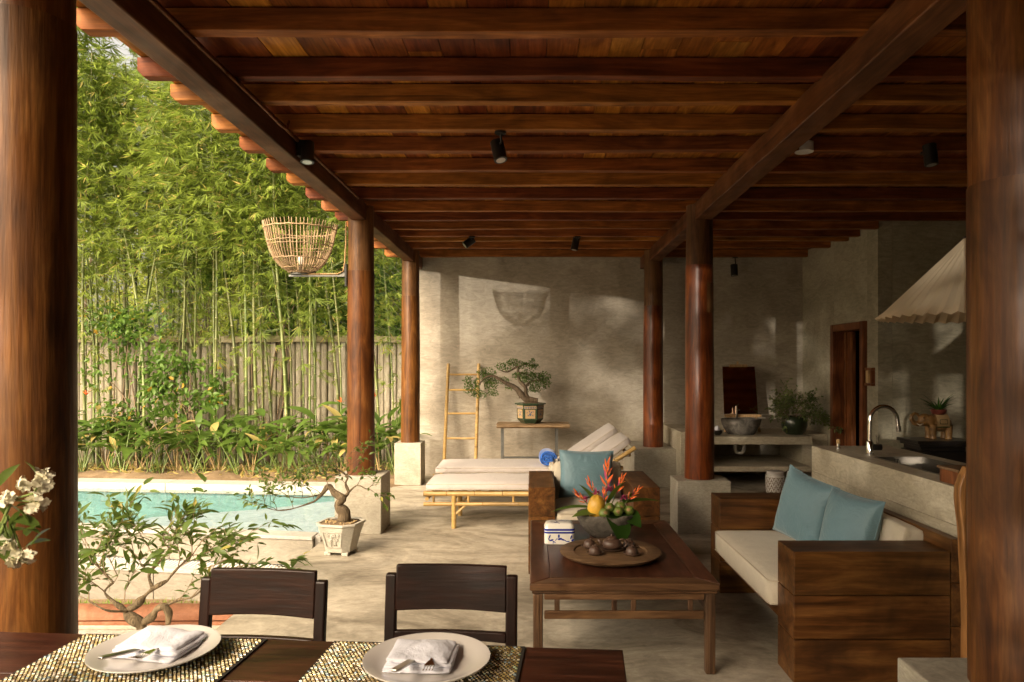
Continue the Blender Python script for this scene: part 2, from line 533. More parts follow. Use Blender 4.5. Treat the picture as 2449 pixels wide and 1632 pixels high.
M['potclay'] = concrete('pale_pot_clay', [(.28, (.38, .36, .30)), (.5, (.44, .42, .36)), (.72, (.50, .48, .42))], 4., .6, .2)
# plain
M['black'] = plain('black_metal', (.018, .016, .015), .4, .3)
M['iron'] = plain('dark_iron', (.035, .035, .033), .45, .7, namt=.3)
M['grey_iron'] = plain('grey_iron', (.16, .16, .15), .45, .7, namt=.25)
M['chrome'] = plain('chrome', (.75, .73, .70), .12, 1.)
M['steel'] = plain('brushed_steel', (.42, .40, .37), .28, 1., namt=.1)
M['glass_w'] = plain('white_glaze', (.74, .72, .66), .12, 0, .5, .6)
M['blue'] = plain('blue_glaze', (.015, .03, .26), .15, 0, .5, .6, namt=.35)
M['plate'] = plain('ivory_glaze', (.56, .53, .50), .22, 0, .5, .3)
M['napkin'] = plain('white_linen', (.60, .61, .69), .9, wr=.5, bmp=.3, bscale=260, sheen=.2)
M['cream'] = plain('cream_fabric', (.50, .45, .36), .9, wr=.35, namt=.05, bmp=.3, bscale=300, sheen=.15)
M['creamlt'] = plain('pale_lounger_fabric', (.50, .455, .435), .9, wr=.5, namt=.04, bmp=.3, bscale=300, sheen=.15)
M['seam'] = plain('seam_fabric', (.46, .40, .31), .9)
M['blueclo'] = plain('teal_blue_silk', (.115, .215, .265), .52, wr=.45, namt=.10, nscale=3, bmp=.25, bscale=200, sheen=.35)
M['towel'] = plain('blue_towel', (.02, .13, .55), .95, namt=.2, bmp=.8, bscale=150, sheen=.5)
M['clay'] = plain('brown_clay', (.075, .043, .030), .42, namt=.15)
M['clayrim'] = plain('worn_clay_rim', (.22, .15, .11), .5)
M['green_gl'] = plain('green_glaze', (.035, .065, .035), .25, coat=.4, namt=.35)
M['tan_gl'] = plain('tan_glaze', (.48, .32, .16), .4, coat=.2, namt=.15)
M['bluegrey'] = plain('slate_blue_glaze', (.08, .12, .20), .3, coat=.3, namt=.2)
M['darkgreen'] = plain('dark_green_pot', (.018, .028, .012), .3, coat=.4, namt=.4)
M['copper'] = plain('brown_pipe', (.20, .085, .035), .42, .4, namt=.4, nscale=30)
M['plastic_w'] = plain('white_plastic', (.72, .70, .66), .4)
M['mirror'] = plain('dark_mirror', (.62, .38, .28), .06, 1.)
M['elephant'] = plain('ochre_glaze', (.26, .14, .05), .45, coat=.12, namt=.45, nscale=18)
M['maroon'] = plain('oxblood_glaze', (.13, .03, .02), .3, coat=.4, namt=.3)
M['ebony'] = plain('black_lacquer', (.014, .011, .010), .3, coat=.3)
M['papaya'] = plain('yellow_fruit_skin', (.62, .36, .045), .42, namt=.28, nscale=9, bmp=.1)
M['figgreen'] = plain('green_fruit_skin', (.12, .17, .03), .4, namt=.35, nscale=14)
M['figbrown'] = plain('dried_calyx', (.30, .18, .08), .7)
M['orange'] = plain('orange_bract', (.72, .15, .025), .45, namt=.25, nscale=30)
M['pink'] = plain('pink_petal', (.55, .09, .22), .55, namt=.3, nscale=40)
M['palepink'] = plain('pale_pink_petal', (.68, .48, .46), .6, namt=.1)
M['petal'] = plain('white_petal', (.73, .70, .55), .6, namt=.08)
M['stemgreen'] = plain('green_stem', (.14, .20, .04), .5, namt=.2)
M['twig'] = plain('twig_bark', (.20, .14, .085), .8, namt=.3)
M['potsoil'] = plain('potting_soil', (.13, .085, .045), .95, namt=.4, bmp=1., bscale=40)
M['latbrown'] = plain('brown_pattern', (.15, .095, .06), .6)
M['door_shade'] = plain('room_wall_painted_shade', (.02, .016, .012), .9)  # near-black colour paints in the gloom of the unlit room
M['matbacking'] = plain('mat_backing', (.02, .016, .012), .8)
for i, c in enumerate([(.24, .17, .05), (.34, .27, .11), (.50, .46, .34), (.27, .34, .22), (.14, .09, .025), (.40, .33, .24), (.22, .30, .34)]):
    M['shell%d' % i] = plain('shell_tile_' + 'amber straw pearl jade umber rose sky'.split()[i], c, .22, .25, coat=.5, namt=.1)
# leaves
M['bam_leaf'] = leafmat('bamboo_leaf', (.095, .15, .02), (.30, .375, .068), (.42, .34, .11), .55, .5, .7, .05)
M['tree_leaf'] = leafmat('tree_leaf', (.20, .26, .045), (.46, .52, .13), None, .65, .5, .35)
M['vine_leaf'] = leafmat('vine_leaf', (.045, .10, .015), (.14, .24, .04), (.5, .30, .05), .4, .4, 1.5, .02)
M['ginger'] = leafmat('ginger_leaf', (.04, .095, .014), (.13, .205, .038), (.40, .36, .10), .4, .38, 1.3, .04)
M['ginger_y'] = leafmat('yellowed_leaf', (.38, .30, .08), (.50, .42, .16), None, .4, .5, 1.3)
M['drystem'] = plain('dry_stem', (.34, .24, .11), .8, namt=.3)
M['bush'] = leafmat('bush_leaf', (.035, .075, .012), (.125, .18, .035), (.28, .25, .05), .4, .36, 3., .05)
M['bonsai'] = leafmat('bonsai_leaf', (.035, .07, .012), (.10, .16, .03), None, .35, .45, 8.)
M['fern'] = leafmat('fern_leaf', (.07, .10, .03), (.18, .23, .07), None, .35, .5, 6.)
M['grass'] = leafmat('grass_blade', (.12, .20, .02), (.26, .36, .05), None, .4, .5, 5.)
M['bigleaf'] = leafmat('broad_leaf', (.02, .06, .008), (.05, .12, .02), None, .35, .35, 6.)

def bamboo_green(name, a, b_, c_):
    m, nt, b = newmat(name); L = nt.links
    n = noise_n(nt, coords(nt, (4, 4, .8)), 1.3, 4, .6)
    rp = ramp(nt, [(.3, a), (.5, b_), (.72, c_)]); L.new(n, rp.inputs[0])
    oi = nd(nt, 'ShaderNodeObjectInfo'); hs = nd(nt, 'ShaderNodeHueSaturation')
    L.new(mrange(nt, oi.outputs['Random'], 0, 1, .65, 1.25), hs.inputs['Value'])
    L.new(mrange(nt, oi.outputs['Random'], 0, 1, .475, .51), hs.inputs['Hue'])
    L.new(rp.outputs[0], hs.inputs['Color']); L.new(hs.outputs[0], b.inputs['Base Color'])
    b.inputs['Roughness'].default_value = .45
    return m
M['culm'] = bamboo_green('living_bamboo', (.06, .09, .025), (.13, .16, .045), (.24, .24, .09))
M['node'] = plain('bamboo_node', (.42, .38, .22), .6, namt=.2)

def water_mat():
    m, nt, b = newmat('pool_water'); L = nt.links
    out = next(n for n in nt.nodes if n.type == 'OUTPUT_MATERIAL')
    nt.nodes.remove(b)
    gl = nd(nt, 'ShaderNodeBsdfGlossy'); gl.inputs['Roughness'].default_value = .03
    tr = nd(nt, 'ShaderNodeBsdfTransparent'); tr.inputs[0].default_value = (.94, .995, .985, 1)
    fr = nd(nt, 'ShaderNodeFresnel'); fr.inputs[0].default_value = 1.33
    n = noise_n(nt, coords(nt, (1, 1, 1), rnd=False), 3.5, 3, .5)
    bp = nd(nt, 'ShaderNodeBump'); bp.inputs['Strength'].default_value = .25; bp.inputs['Distance'].default_value = .02
    L.new(n, bp.inputs['Height']); L.new(bp.outputs[0], gl.inputs['Normal']); L.new(bp.outputs[0], fr.inputs['Normal'])
    gg = nd(nt, 'ShaderNodeNewGeometry'); iv = nd(nt, 'ShaderNodeMath', operation='SUBTRACT'); iv.inputs[0].default_value = 1.0; L.new(gg.outputs['Backfacing'], iv.inputs[1])
    fm = nd(nt, 'ShaderNodeMath', operation='MULTIPLY'); L.new(fr.outputs[0], fm.inputs[0]); L.new(iv.outputs[0], fm.inputs[1])
    mx = nd(nt, 'ShaderNodeMixShader'); L.new(fm.outputs[0], mx.inputs[0]); L.new(tr.outputs[0], mx.inputs[1]); L.new(gl.outputs[0], mx.inputs[2])
    L.new(mx.outputs[0], out.inputs[0])
    return m
M['water'] = water_mat()

def shade_mat():
    m, nt, b = newmat('pleated_shade_fabric'); L = nt.links
    out = next(n for n in nt.nodes if n.type == 'OUTPUT_MATERIAL')
    b.inputs['Base Color'].default_value = (.72, .62, .46, 1); b.inputs['Roughness'].default_value = .85
    tr = nd(nt, 'ShaderNodeBsdfTranslucent'); tr.inputs[0].default_value = (.78, .64, .44, 1)
    mx = nd(nt, 'ShaderNodeMixShader'); mx.inputs[0].default_value = .45
    L.new(b.outputs[0], mx.inputs[1]); L.new(tr.outputs[0], mx.inputs[2]); L.new(mx.outputs[0], out.inputs[0])
    return m
M['shade'] = shade_mat()
# ================================================================== SETTING
rng = random.Random(7)

# ground sheet to the horizon
g = MB().grid(60, 60, lambda u, v: (-90 + 180 * u, -60 + 180 * v, -.64 + .05 * wob((u * 60, v * 60, 0), .8)))
tag(O('ground', g, M['dirt']), kind='structure')

# terrace slab (concrete floor) with a real edge above the pool side
fl = MB().box(-1.745, 6.9, -4.2, 9.6, -.50, 0.0)
tag(O('terrace_floor', fl, M['floor']), kind='structure')

# side path, pebble finish, left of the terrace
pa = MB().box(-9.5, -1.75, -4.2, 4.60, -.50, -.25)
tag(O('pebble_path', pa, M['gravel']), kind='structure')

# soil bed behind the pool and everything beyond the fence
def soil(u, v):
    x = -16 + 14.45 * u; y = 8.50 - .10 * (x + 2.39) + 40 * v ** 2.2
    z = .0 + .05 * wob((x, y, 0), 2.6) + .03 * wob((x, y, 0), 7.)
    if y < 10.4: z += .07 * max(0, 1 - abs(y - 9.25) / .5)
    return (x, y, z)
tag(O('garden_bed', MB().grid(150, 90, soil), M['dirt'], smooth=True), kind='structure')
so2 = MB().grid(30, 30, lambda u, v: (-1.6 + 30 * u, 9.7 + 38 * v, -.02 + .05 * wob((u * 30, v * 30, 1), .8)))
tag(O('rear_garden_ground', so2, M['dirt'], smooth=True), kind='structure')
# bank between the bed and the ground sheet, far left
tag(O('garden_bank', MB().box(-30, -9.7, 4.6, 10.2, -.7, -.08), M['dirt']), kind='structure')

# ---- pool ---------------------------------------------------------
def lerp(a, b, t): return a + (b - a) * t
def near_y(x): return 5.82 - .16 * (x + 1.85)          # outer face of the near pool wall
def far_y(x): return 8.53 - .10 * (x + 2.39)           # outer edge of the far coping
XL, XR = -9.6, -1.80
ZR = .05                                                # rim height
WZ = .012                                               # water level
# white shallow ledge, and the deep tank
led = MB()
led.prism([(XL, near_y(XL) + .10), (XR, near_y(XR) + .10), (XR, far_y(XR) - .30), (-2.35, far_y(-2.35) - .32), (-2.9, 7.80), (-3.95, 7.35), (-4.15, near_y(-4.15) + .35), (XL, near_y(XL) + .35)], -.5, -.12)
led.prism([(-2.9, 7.80), (-2.35, far_y(-2.35) - .32), (XL, far_y(XL) - .32), (XL, far_y(XL) - .42), (-3.0, far_y(-3.0) - .42)], -.5, -.46)
tag(O('pool_ledge', led, M['shelf']), kind='structure')
tank = MB()
tank.add([(XL, 6.0, -.36), (-1.9, 6.0, -.36), (-1.9, 8.2, -.36), (-2.4, 8.26, -.36), (XL, 8.98, -.36)], [(0, 1, 2, 3, 4)])
tag(O('pool_floor', tank, M['teal']), kind='structure')
stp = MB().prism([(-3.0, 7.92), (-2.75, 8.05), (-3.0, far_y(-3.0) - .43), (-4.4, far_y(-4.4) - .43), (-4.55, 7.2), (-4.3, 6.5), (-4.16, 6.5), (-3.96, 7.42)], -.5, -.27)
tag(O('pool_step', stp, M['teal']), kind='structure')
wt = MB().grid(1, 1, lambda u, v: (lerp(XL, XR, u), lerp(near_y(lerp(XL, XR, u)) + .03, far_y(lerp(XL, XR, u)) - .27, v), WZ))
tag(O('pool_water', wt, M['water']), kind='structure')

edge = E('pool_surround', (-2.5, 6.0, 0), None, None); tag(edge, kind='structure')
# near wall: pale slabs on the face, thin coping on top
xs = [XR - 1.28 * k for k in range(7)]
for i in range(6):
    a, b = xs[i + 1] + .003, xs[i] - .003
    p = MB().prism([(a, near_y(a)), (b, near_y(b)), (b, near_y(b) + .11), (a, near_y(a) + .11)], -.19, ZR - .03)
    O('wall_slab', p, M['pale'], edge, bevel=.003)
    p = MB().prism([(a, near_y(a) - .012), (b, near_y(b) - .012), (b, near_y(b) + .16), (a, near_y(a) + .16)], ZR - .028, ZR)
    O('coping_slab', p, M['white'], edge, bevel=.004)
    p = MB().prism([(a, far_y(a) - .30), (b, far_y(b) - .30), (b, far_y(b)), (a, far_y(a))], -.06, ZR)
    O('coping_slab', p, M['white'], edge, bevel=.004)
    p = MB().prism([(a, far_y(a) - .26), (b, far_y(b) - .26), (b, far_y(b) - .24), (a, far_y(a) - .24)], -.49, -.062)
    O('tank_wall', p, M['teal'], edge)
    # lower step below the grate
    p = MB().prism([(a, near_y(a) - .25), (b, near_y(b) - .25), (b, near_y(b) - .004), (a, near_y(a) - .004)], -.60, -.225)
    O('lower_wall_slab', p, M['pale'], edge, bevel=.003)
    p = MB().prism([(a, near_y(a) - .26), (b, near_y(b) - .26), (b, near_y(b) - .19), (a, near_y(a) - .19)], -.223, -.19)
    O('lower_coping_slab', p, M['white'], edge, bevel=.003)
ys = [5.86, 6.55, 7.25, 7.95, 8.49]
for i in range(4):
    O('coping_slab', MB().box(XR, -1.752, ys[i] + .003, ys[i + 1] - .003, -.45, .045), M['white'], edge, bevel=.004)
gb = MB(); x = XR - .02
while x > -7.2:
    gb.prism([(x - .017, near_y(x) - .186), (x, near_y(x) - .186), (x, near_y(x) - .006), (x - .017, near_y(x) - .006)], -.215, -.193)
    x -= .032
tag(O('grate_bars', gb, M['plastic_w'], edge), kind='stuff')
gl = MB().prism([(XL, near_y(XL) - .19), (XR, near_y(XR) - .19), (XR, near_y(XR) - .005), (XL, near_y(XL) - .005)], -.2245, -.217)
O('gutter_floor', gl, M['iron'], edge)

# ---- terracotta kerb --------------------------------------------------
kb = E('tile_kerb', (-3.2, 4.66, -.25), 'low orange terracotta ridge tile kerb between pebble path and grass strip', 'kerb')
x = -1.78
while x > -5.6:
    def rt(u, v, x=x):
        th = PI * v; rr = .080 + .014 * u
        return (x - .72 * u - .012, 4.66 - rr * math.cos(th), -.19 + rr * .85 * math.sin(th))
    O('ridge_tile', MB().grid(1, 8, rt), M['terra'], kb, auto=True)
    x -= .715
O('bedding_course', MB().box(-5.7, -1.77, 4.575, 4.75, -.25, -.20), M['terra'], kb, bevel=.01)
O('mortar_strip', MB().box(-5.7, -1.77, 4.565, 4.60, -.25, -.222), M['plinth'], kb, bevel=.008)

# grass strip behind the kerb
gs = MB().box(-9, -1.76, 4.76, 5.75, -.62, -.44)
tag(O('kerb_backfill', MB().box(-9, -1.76, 4.761, 5.02, -.60, -.27), M['dirt']), kind='structure')
tag(O('grass_soil', gs, M['dirt']), kind='structure')
bl, bf = leaf(1, .07, 3, .3, .2)
mats = []
for i in range(3600):
    x = rng.uniform(-5.2, -1.8); y = rng.uniform(4.78, 4.98)
    d = (rng.uniform(-.5, .5), rng.uniform(-.5, .5), 1)
    mats.append(((x, y, -.27), basis(d, rng.uniform(0, 6.3)), rng.uniform(.04, .12)))
tag(O('grass', MB().scatter(bl, bf, mats), M['grass']), 'bright green grass strip at the foot of the pool wall', 'grass', kind='stuff')

# ---- building walls -----------------------------------------------------
tag(O('back_wall', MB().box(-1.52, 3.57, 9.42, 9.62, 0, 2.95), M['wall']), 'wide mottled grey plaster wall closing the end of the terrace', 'wall')
sw = E('side_wall', (3.57, 8.4, 0), 'grey green plaster side wall holding the dark wooden doorway', 'wall')
O('wall_section', MB().box(3.57, 3.72, 8.432, 9.42, 0, 2.95), M['walldark'], sw)
O('wall_section', MB().box(3.57, 3.72, 7.362, 7.598, 0, 2.95), M['walldark'], sw)
O('wall_section', MB().box(3.57, 3.72, 7.598, 8.432, 1.93, 2.95), M['walldark'], sw)
tag(O('kitchen_wall', MB().box(3.722, 6.9, 7.36, 7.50, 0, 2.95), M['walldark']), 'dark olive plaster wall behind the elephant planter and pleated lamp', 'wall')
tag(O('store_room_wall', MB().box(3.70, 5.6, 9.42, 9.56, 0, 2.95).box(5.5, 5.6, 7.51, 9.41, 0, 2.95), M['door_shade']), 'inner wall seen through the doorway, room gloom painted into its colour', 'wall')
tag(O('right_light_block', MB().box(6.9, 7.05, -4.2, 7.5, 0, 2.95), M['walldark']), 'unseen wall added along the right side to keep the pavilion dim', 'wall')  # unseen, added to keep light out from the right
tag(O('rear_light_block', MB().box(-1.15, 6.9, -2.75, -2.60, 0, 2.855), M['walldark']), 'unseen wall added behind the dining table to cut light from the rear', 'wall')  # unseen, added to block light from behind the camera

# ---- roof ---------------------------------------------------------------
roof = E('timber_roof', (0, 3, 2.86), 'dark reddish timber roof of exposed rafters and ceiling boards over the terrace', 'roof')
HB = 2.72; HR = 2.86; HC = 2.955
tips = [(87, 68.6), (193, 176), (249, 233), (312.5, 298), (355, 346), (401, 393), (428.6, 422.7), (459, 456.5),
        (491, 484.7), (509.4, 504.7), (528, 525.5), (545, 542.7), (555.5, 553), (571.5, 569.4)]
rows = [K * 1.41 / (840 - n) for f, n in tips] + [9.22]
y = rows[0]
while y > -3.7:
    y -= .455; rows.insert(0, y)
def rafter(x0, x1, y0, w, seed, chamfer=True):
    n = 26; mb = MB(); vs = []
    for i in range(n + 1):
        x = lerp(x0, x1, i / n)
        wv = .007 * wob((x, seed, 0), .8) + .004 * wob((x, seed, 3), 2.5)
        wz = .011 * wob((x, seed, 9), .7) + .003 * wob((x, seed, 5), 3.)
        zb = HR + wz; zt = HC - .002
        vs += [(x, y0 + wv, zb), (x, y0 + w + wv, zb), (x, y0 + w + wv, zt), (x, y0 + wv, zt)]
    if chamfer:      # cut lower corner of the outer tip
        for k in (0, 1): vs[k] = (vs[k][0] + .0, vs[k][1], HR + .030)
        for k in (4, 5): vs[k] = (x0 + .030, vs[k][1], vs[k][2])
        for k in (6, 7): vs[k] = (x0 + .030, vs[k][1], vs[k][2])
    fs = []
    for i in range(n):
        a = i * 4; b = a + 4
        for k in range(4): fs.append((a + k, a + (k + 1) % 4, b + (k + 1) % 4, b + k))
    fs = [tuple(reversed(f)) for f in fs]
    fs += [(0, 1, 2, 3), (n * 4 + 3, n * 4 + 2, n * 4 + 1, n * 4)]
    return mb.add(vs, fs)
for i, y in enumerate(rows):
    w = rng.uniform(.058, .072)
    x1 = 3.565 if y > 7.2 else 6.88
    O('rafter', rafter(-1.93 + rng.uniform(-.015, .015), x1, y, w, i * 3.7), M['rafter'], roof, bevel=.003, seg=1)
# longitudinal beams
def beam(x0, x1, y0, y1, z0, z1, seed):
    n = 30; vs = []; fs = []
    for i in range(n + 1):
        y = lerp(y0, y1, i / n); a = .005 * wob((0, y, seed), .9); b = .005 * wob((3, y, seed), .9)
        vs += [(x0 + a, y, z0 + b), (x1 + a, y, z0 + b), (x1 + a, y, z1), (x0 + a, y, z1)]
    for i in range(n):
        p = i * 4; q = p + 4
        for k in range(4): fs.append((p + k, p + (k + 1) % 4, q + (k + 1) % 4, q + k))
    fs += [(3, 2, 1, 0), (n * 4, n * 4 + 1, n * 4 + 2, n * 4 + 3)]
    return MB().add(vs, fs)
O('beam', beam(-1.585, -1.462, -4.1, 6.22, HB, HR + .01, 1), M['beam'], roof, bevel=.006, auto=True)
O('beam', beam(-1.580, -1.458, 6.225, 9.40, HB, HR + .01, 2), M['beam'], roof, bevel=.006, auto=True)
O('beam', beam(1.41, 1.556, -4.1, 6.22, HB, HR + .01, 3), M['beam'], roof, bevel=.006, auto=True)
O('beam', beam(1.415, 1.55, 6.225, 9.40, HB, HR + .01, 4), M['beam'], roof, bevel=.006, auto=True)
# ceiling boards run front to back
x = -1.92
while x < 6.85:
    w = rng.choice([.15, .165, .175]); y = -3.95 - rng.uniform(0, .6)
    yend = 9.4 if x < 3.6 else 7.5
    while y < yend:
        l = rng.choice([1.8, 2.4, 2.9]); y2 = min(y + l, yend)
        dz = rng.uniform(0, .006)
        O('ceiling_board', MB().box(x + .0015, min(x + w, 6.88) - .0015, y + .001, y2 - .001, HC + dz, HC + .02), M['board'], roof)
        y = y2
    x += w
O('roof_deck', MB().box(-1.90, 7.0, -4.3, 9.7, 2.985, 3.06), M['iron'], roof)

# ---- columns --------------------------------------------------------------
def shaft(cx, cy, z0, z1, r0, r1, seed, n=40, dents=1.):
    m = 26; vs = []; fs = []
    for j in range(m + 1):
        z = lerp(z0, z1, j / m)
        for k in range(n):
            th = 2 * PI * k / n
            d = Vector((math.cos(th), math.sin(th), 0))
            r = lerp(r0, r1, (z - .4) / 2.4)
            r *= 1 + dents * (.018 * wob((d.x * 1.2, d.y * 1.2, z * .5 + seed), 1.) + .008 * wob((d.x * 4, d.y * 4, z * 1.2 + seed), 1.))
            vs.append((cx + d.x * r + .008 * wob((0, 0, z + seed), .8), cy + d.y * r, z))
    for j in range(m):
        for k in range(n):
            k2 = (k + 1) % n
            fs.append((j*n+k, j*n+k2, (j+1)*n+k2, (j+1)*n+k))
    fs.append(tuple(range(n - 1, -1, -1))); fs.append(tuple(m * n + k for k in range(n)))
    return MB().add(vs, fs)
def column(x, y, z0, r0, r1, split, seed, label, lo='log', hi='log_old', top=HR, peg=None):
    c = E('wooden_column', (x, y, z0), label, 'column')
    O('lower_shaft', shaft(x, y, z0, split, r0, r1, seed), M[lo], c, auto=True)
    O('upper_shaft', shaft(x, y, split + .001, top - .002, r0 * .975, r1 * .975, seed), M[hi], c, auto=True)
    if peg:
        for (a0, zz, w, h) in peg:
            def pf(u, v):
                th = a0 + (u - .5) * w / r0; r = lerp(r0, r1, (zz - .4) / 2.4) * 1.012
                return (x + r * math.cos(th), y + r * math.sin(th), zz + (v - .5) * h)
            O('wood_patch', MB().grid(6, 1, pf), M['log_old'], c)
    return c
def plinth(x0, x1, y0, y1, h, label):
    return tag(O('concrete_plinth', MB().box(x0, x1, y0, y1, 0, h), M['plinth'], bevel=.006), label, 'plinth')
column(-1.557, 2.19, .50, .132, .129, 2.50, 3., 'thick polished log column filling the left edge of the view', 'log', 'log')
column(-1.525, 6.30, .493, .122, .113, 2.28, 8., 'brown log column carrying the woven basket lantern', 'log', 'log_old')
column(-1.508, 8.75, .51, .116, .108, 2.30, 14., 'slim brown log column at the left end of the back wall', 'log', 'log_old')
column(1.478, 2.16, .46, .138, .143, 2.0, 20., 'thick log column at the right edge of the view in front of the sofa', 'log', 'log', top=HR)
column(1.468, 6.28, .456, .128, .118, 2.33, 27., 'glossy red brown log column behind the coffee table', 'log_red', 'log_old', peg=[(-PI/2 + .75, 2.04, .11, .26)])
column(1.478, 8.75, .454, .124, .116, 2.18, 33., 'darker log column against the right end of the grey back wall', 'log_red', 'log_old')
column(-1.53, -1.90, .50, .135, .125, 2.3, 41., 'log column behind the camera carrying a second basket lantern')
plinth(-1.705, -1.305, 6.106, 6.50, .493, 'pale concrete plinth under the basket lantern column, white pot beside it')
plinth(-1.675, -1.355, 8.583, 8.92, .51, 'pale concrete plinth at the left end of the back wall, under the slim column')
plinth(1.24, 1.70, 6.106, 6.44, .456, 'concrete plinth behind the sofa under the glossy red column')
plinth(1.215, 1.72, 1.93, 2.375, .476, 'concrete plinth at the lower right corner in front of the sofa')
plinth(-1.77 + .03, -1.30, 1.96, 2.42, .50, 'concrete plinth under the thick left column, hidden by the table')
plinth(-1.73, -1.33, -2.1, -1.7, .50, 'concrete plinth behind the camera')
tag(O('concrete_plinth', MB().box(1.20, 1.70, 8.45, 9.418, 0, .454), M['plinth'], bevel=.006), 'low concrete block under the dark column beside the vanity, behind the lounger backs', 'plinth')

# ---- vanity ----------------------------------------------------------------
va = E('vanity_counter', (2.5, 8.8, 0), 'grey concrete vanity counter with a shelf below, built along the back wall', 'counter')
O('end_block', MB().box(1.702, 1.95, 8.20, 9.418, 0, .68), M['counter'], va, bevel=.006)
O('counter_top', MB().box(1.952, 3.26, 8.30, 9.418, .525, .617), M['counter'], va, bevel=.006)
O('side_top', MB().box(3.262, 3.568, 8.62, 9.418, .0, .617), M['counter'], va, bevel=.006)
O('shelf', MB().box(1.952, 3.258, 8.32, 9.418, .205, .266), M['counter'], va, bevel=.006)

# ---- kitchen island -----------------------------------------------------------
isl = E('kitchen_island', (2.24, 4.0, 0), 'long concrete kitchen island with inset sink behind the sofa', 'counter')
IX0, IX1, IY0, IY1, IZ = 1.975, 2.52, 2.95, 5.04, .88
SX0, SX1, SY0, SY1 = 2.12, 2.42, 3.66, 4.42
O('body', MB().box(IX0, IX1, IY0, IY1, 0, .70), M['counter'], isl)
top = MB().box(IX0, SX0, IY0, IY1, .702, IZ).box(SX1, IX1, IY0, IY1, .702, IZ).box(SX0, SX1, IY0, SY0, .702, IZ).box(SX0, SX1, SY1, IY1, .702, IZ)
O('worktop', top, M['counter'], isl)
bs = MB().box(SX0, SX1, SY0, SY1, .705, .712)
bs.box(SX0 - .012, SX1 + .012, SY0 - .012, SY0 + .004, .712, IZ + .003).box(SX0 - .012, SX1 + .012, SY1 - .004, SY1 + .012, .712, IZ + .003)
bs.box(SX0 - .012, SX0 + .004, SY0 + .005, SY1 - .005, .712, IZ + .003).box(SX1 - .004, SX1 + .012, SY0 + .005, SY1 - .005, .712, IZ + .003)
O('sink_basin', bs, M['steel'], isl)
O('overflow_pipe', MB().tube([(2.20, 4.30, .71), (2.20, 4.30, .885)], .014, 12), M['chrome'], isl, auto=True)

# ---- doorway -------------------------------------------------------------------
dr = E('wooden_doorway', (3.57, 8.0, 0), 'reddish brown wooden doorway half open onto a dark room', 'door')
DZ = 1.925
O('frame_post', MB().box(3.52, 3.74, 7.60, 7.675, 0, DZ), M['door'], dr, bevel=.004)
O('frame_post', MB().box(3.52, 3.74, 8.355, 8.43, 0, DZ), M['door'], dr, bevel=.004)
O('frame_head', MB().box(3.52, 3.74, 7.676, 8.354, DZ - .08, DZ - .001), M['door'], dr, bevel=.004)
O('sill', MB().box(3.54, 3.74, 7.676, 8.354, 0, .04), M['door'], dr, bevel=.004)
lf = MB().box(3.665, 3.70, 8.15, 8.42, .045, DZ - .082)
df = O('door_leaf', lf, M['door'], dr, bevel=.003)
O('stile', MB().box(3.65, 3.664, 8.15, 8.20, .05, DZ - .09), M['door'], df, bevel=.002)
O('stile', MB().box(3.65, 3.664, 8.30, 8.352, .05, DZ - .09), M['door'], df, bevel=.002)

# switch frame on the side wall
sf = E('switch_panel', (3.56, 7.50, 1.36), 'small square switch panel in dark wooden frame right of the doorway', 'switch')
O('frame_bar', MB().box(3.53, 3.569, 7.42, 7.575, 1.40, 1.425), M['door'], sf)
O('frame_bar', MB().box(3.53, 3.569, 7.42, 7.575, 1.235, 1.26), M['door'], sf)
O('frame_bar', MB().box(3.53, 3.569, 7.42, 7.445, 1.261, 1.399), M['door'], sf)
O('panel', MB().box(3.535, 3.569, 7.50, 7.56, 1.265, 1.395), M['tan_gl'], sf)

# ---- fence -------------------------------------------------------------------
fe = E('concrete_fence', (-4.5, 10.5, 0), 'pale ribbed concrete fence with a mossy cap behind the bamboo', 'fence')
def slat_mesh(i):
    vs = []; fs = []; n = 10; w = .088
    prof = [(-w/2, .06), (-w/2 + .004, .012), (-w/2 + .018, 0), (w/2 - .018, 0), (w/2 - .004, .012), (w/2, .06)]
    m = len(prof)
    for j in range(n + 1):
        z = 1.80 * j / n
        for (a, b) in prof:
            vs.append((a + .004 * wob((a, i, z), 3.), b + .006 * wob((a, i + 3, z), 3.), z))
    for j in range(n):
        for k in range(m - 1): fs.append((j*m+k, j*m+k+1, (j+1)*m+k+1, (j+1)*m+k))
    return MB().add(vs, fs).mesh('fence_slat', M['fence'])
sl = [slat_mesh(i * 2.3) for i in range(6)]
x = -9.3; i = 0
while x < -1.0:
    o = link('slat', sl[rng.randrange(6)], fe, Vector((x, 10.5 + (.022 if i % 2 else 0) + rng.uniform(0, .008), rng.uniform(-.01, .0))) - Vector(fe.location), (rng.uniform(-.006, .006), rng.uniform(-.006, .006), 0))
    x += .094; i += 1
O('back_board', MB().box(-9.35, -.95, 10.565, 10.60, -.1, 1.80), M['fence'], fe)
for k in range(5):
    a = -9.4 + k * 1.72
    def cp(u, v, a=a):
        th = v * 4
        ring = [(10.44, 1.79), (10.44, 1.88), (10.62, 1.89), (10.62, 1.79), (10.44, 1.79)]
        p = ring[int(round(th))]
        xx = a + 1.71 * u
        return (xx, p[0] + .012 * wob((xx, p[0], p[1]), 3.), p[1] + .014 * wob((xx, p[1], 4), 3.))
    O('cap_section', MB().grid(12, 4, cp), M['cap'], fe)
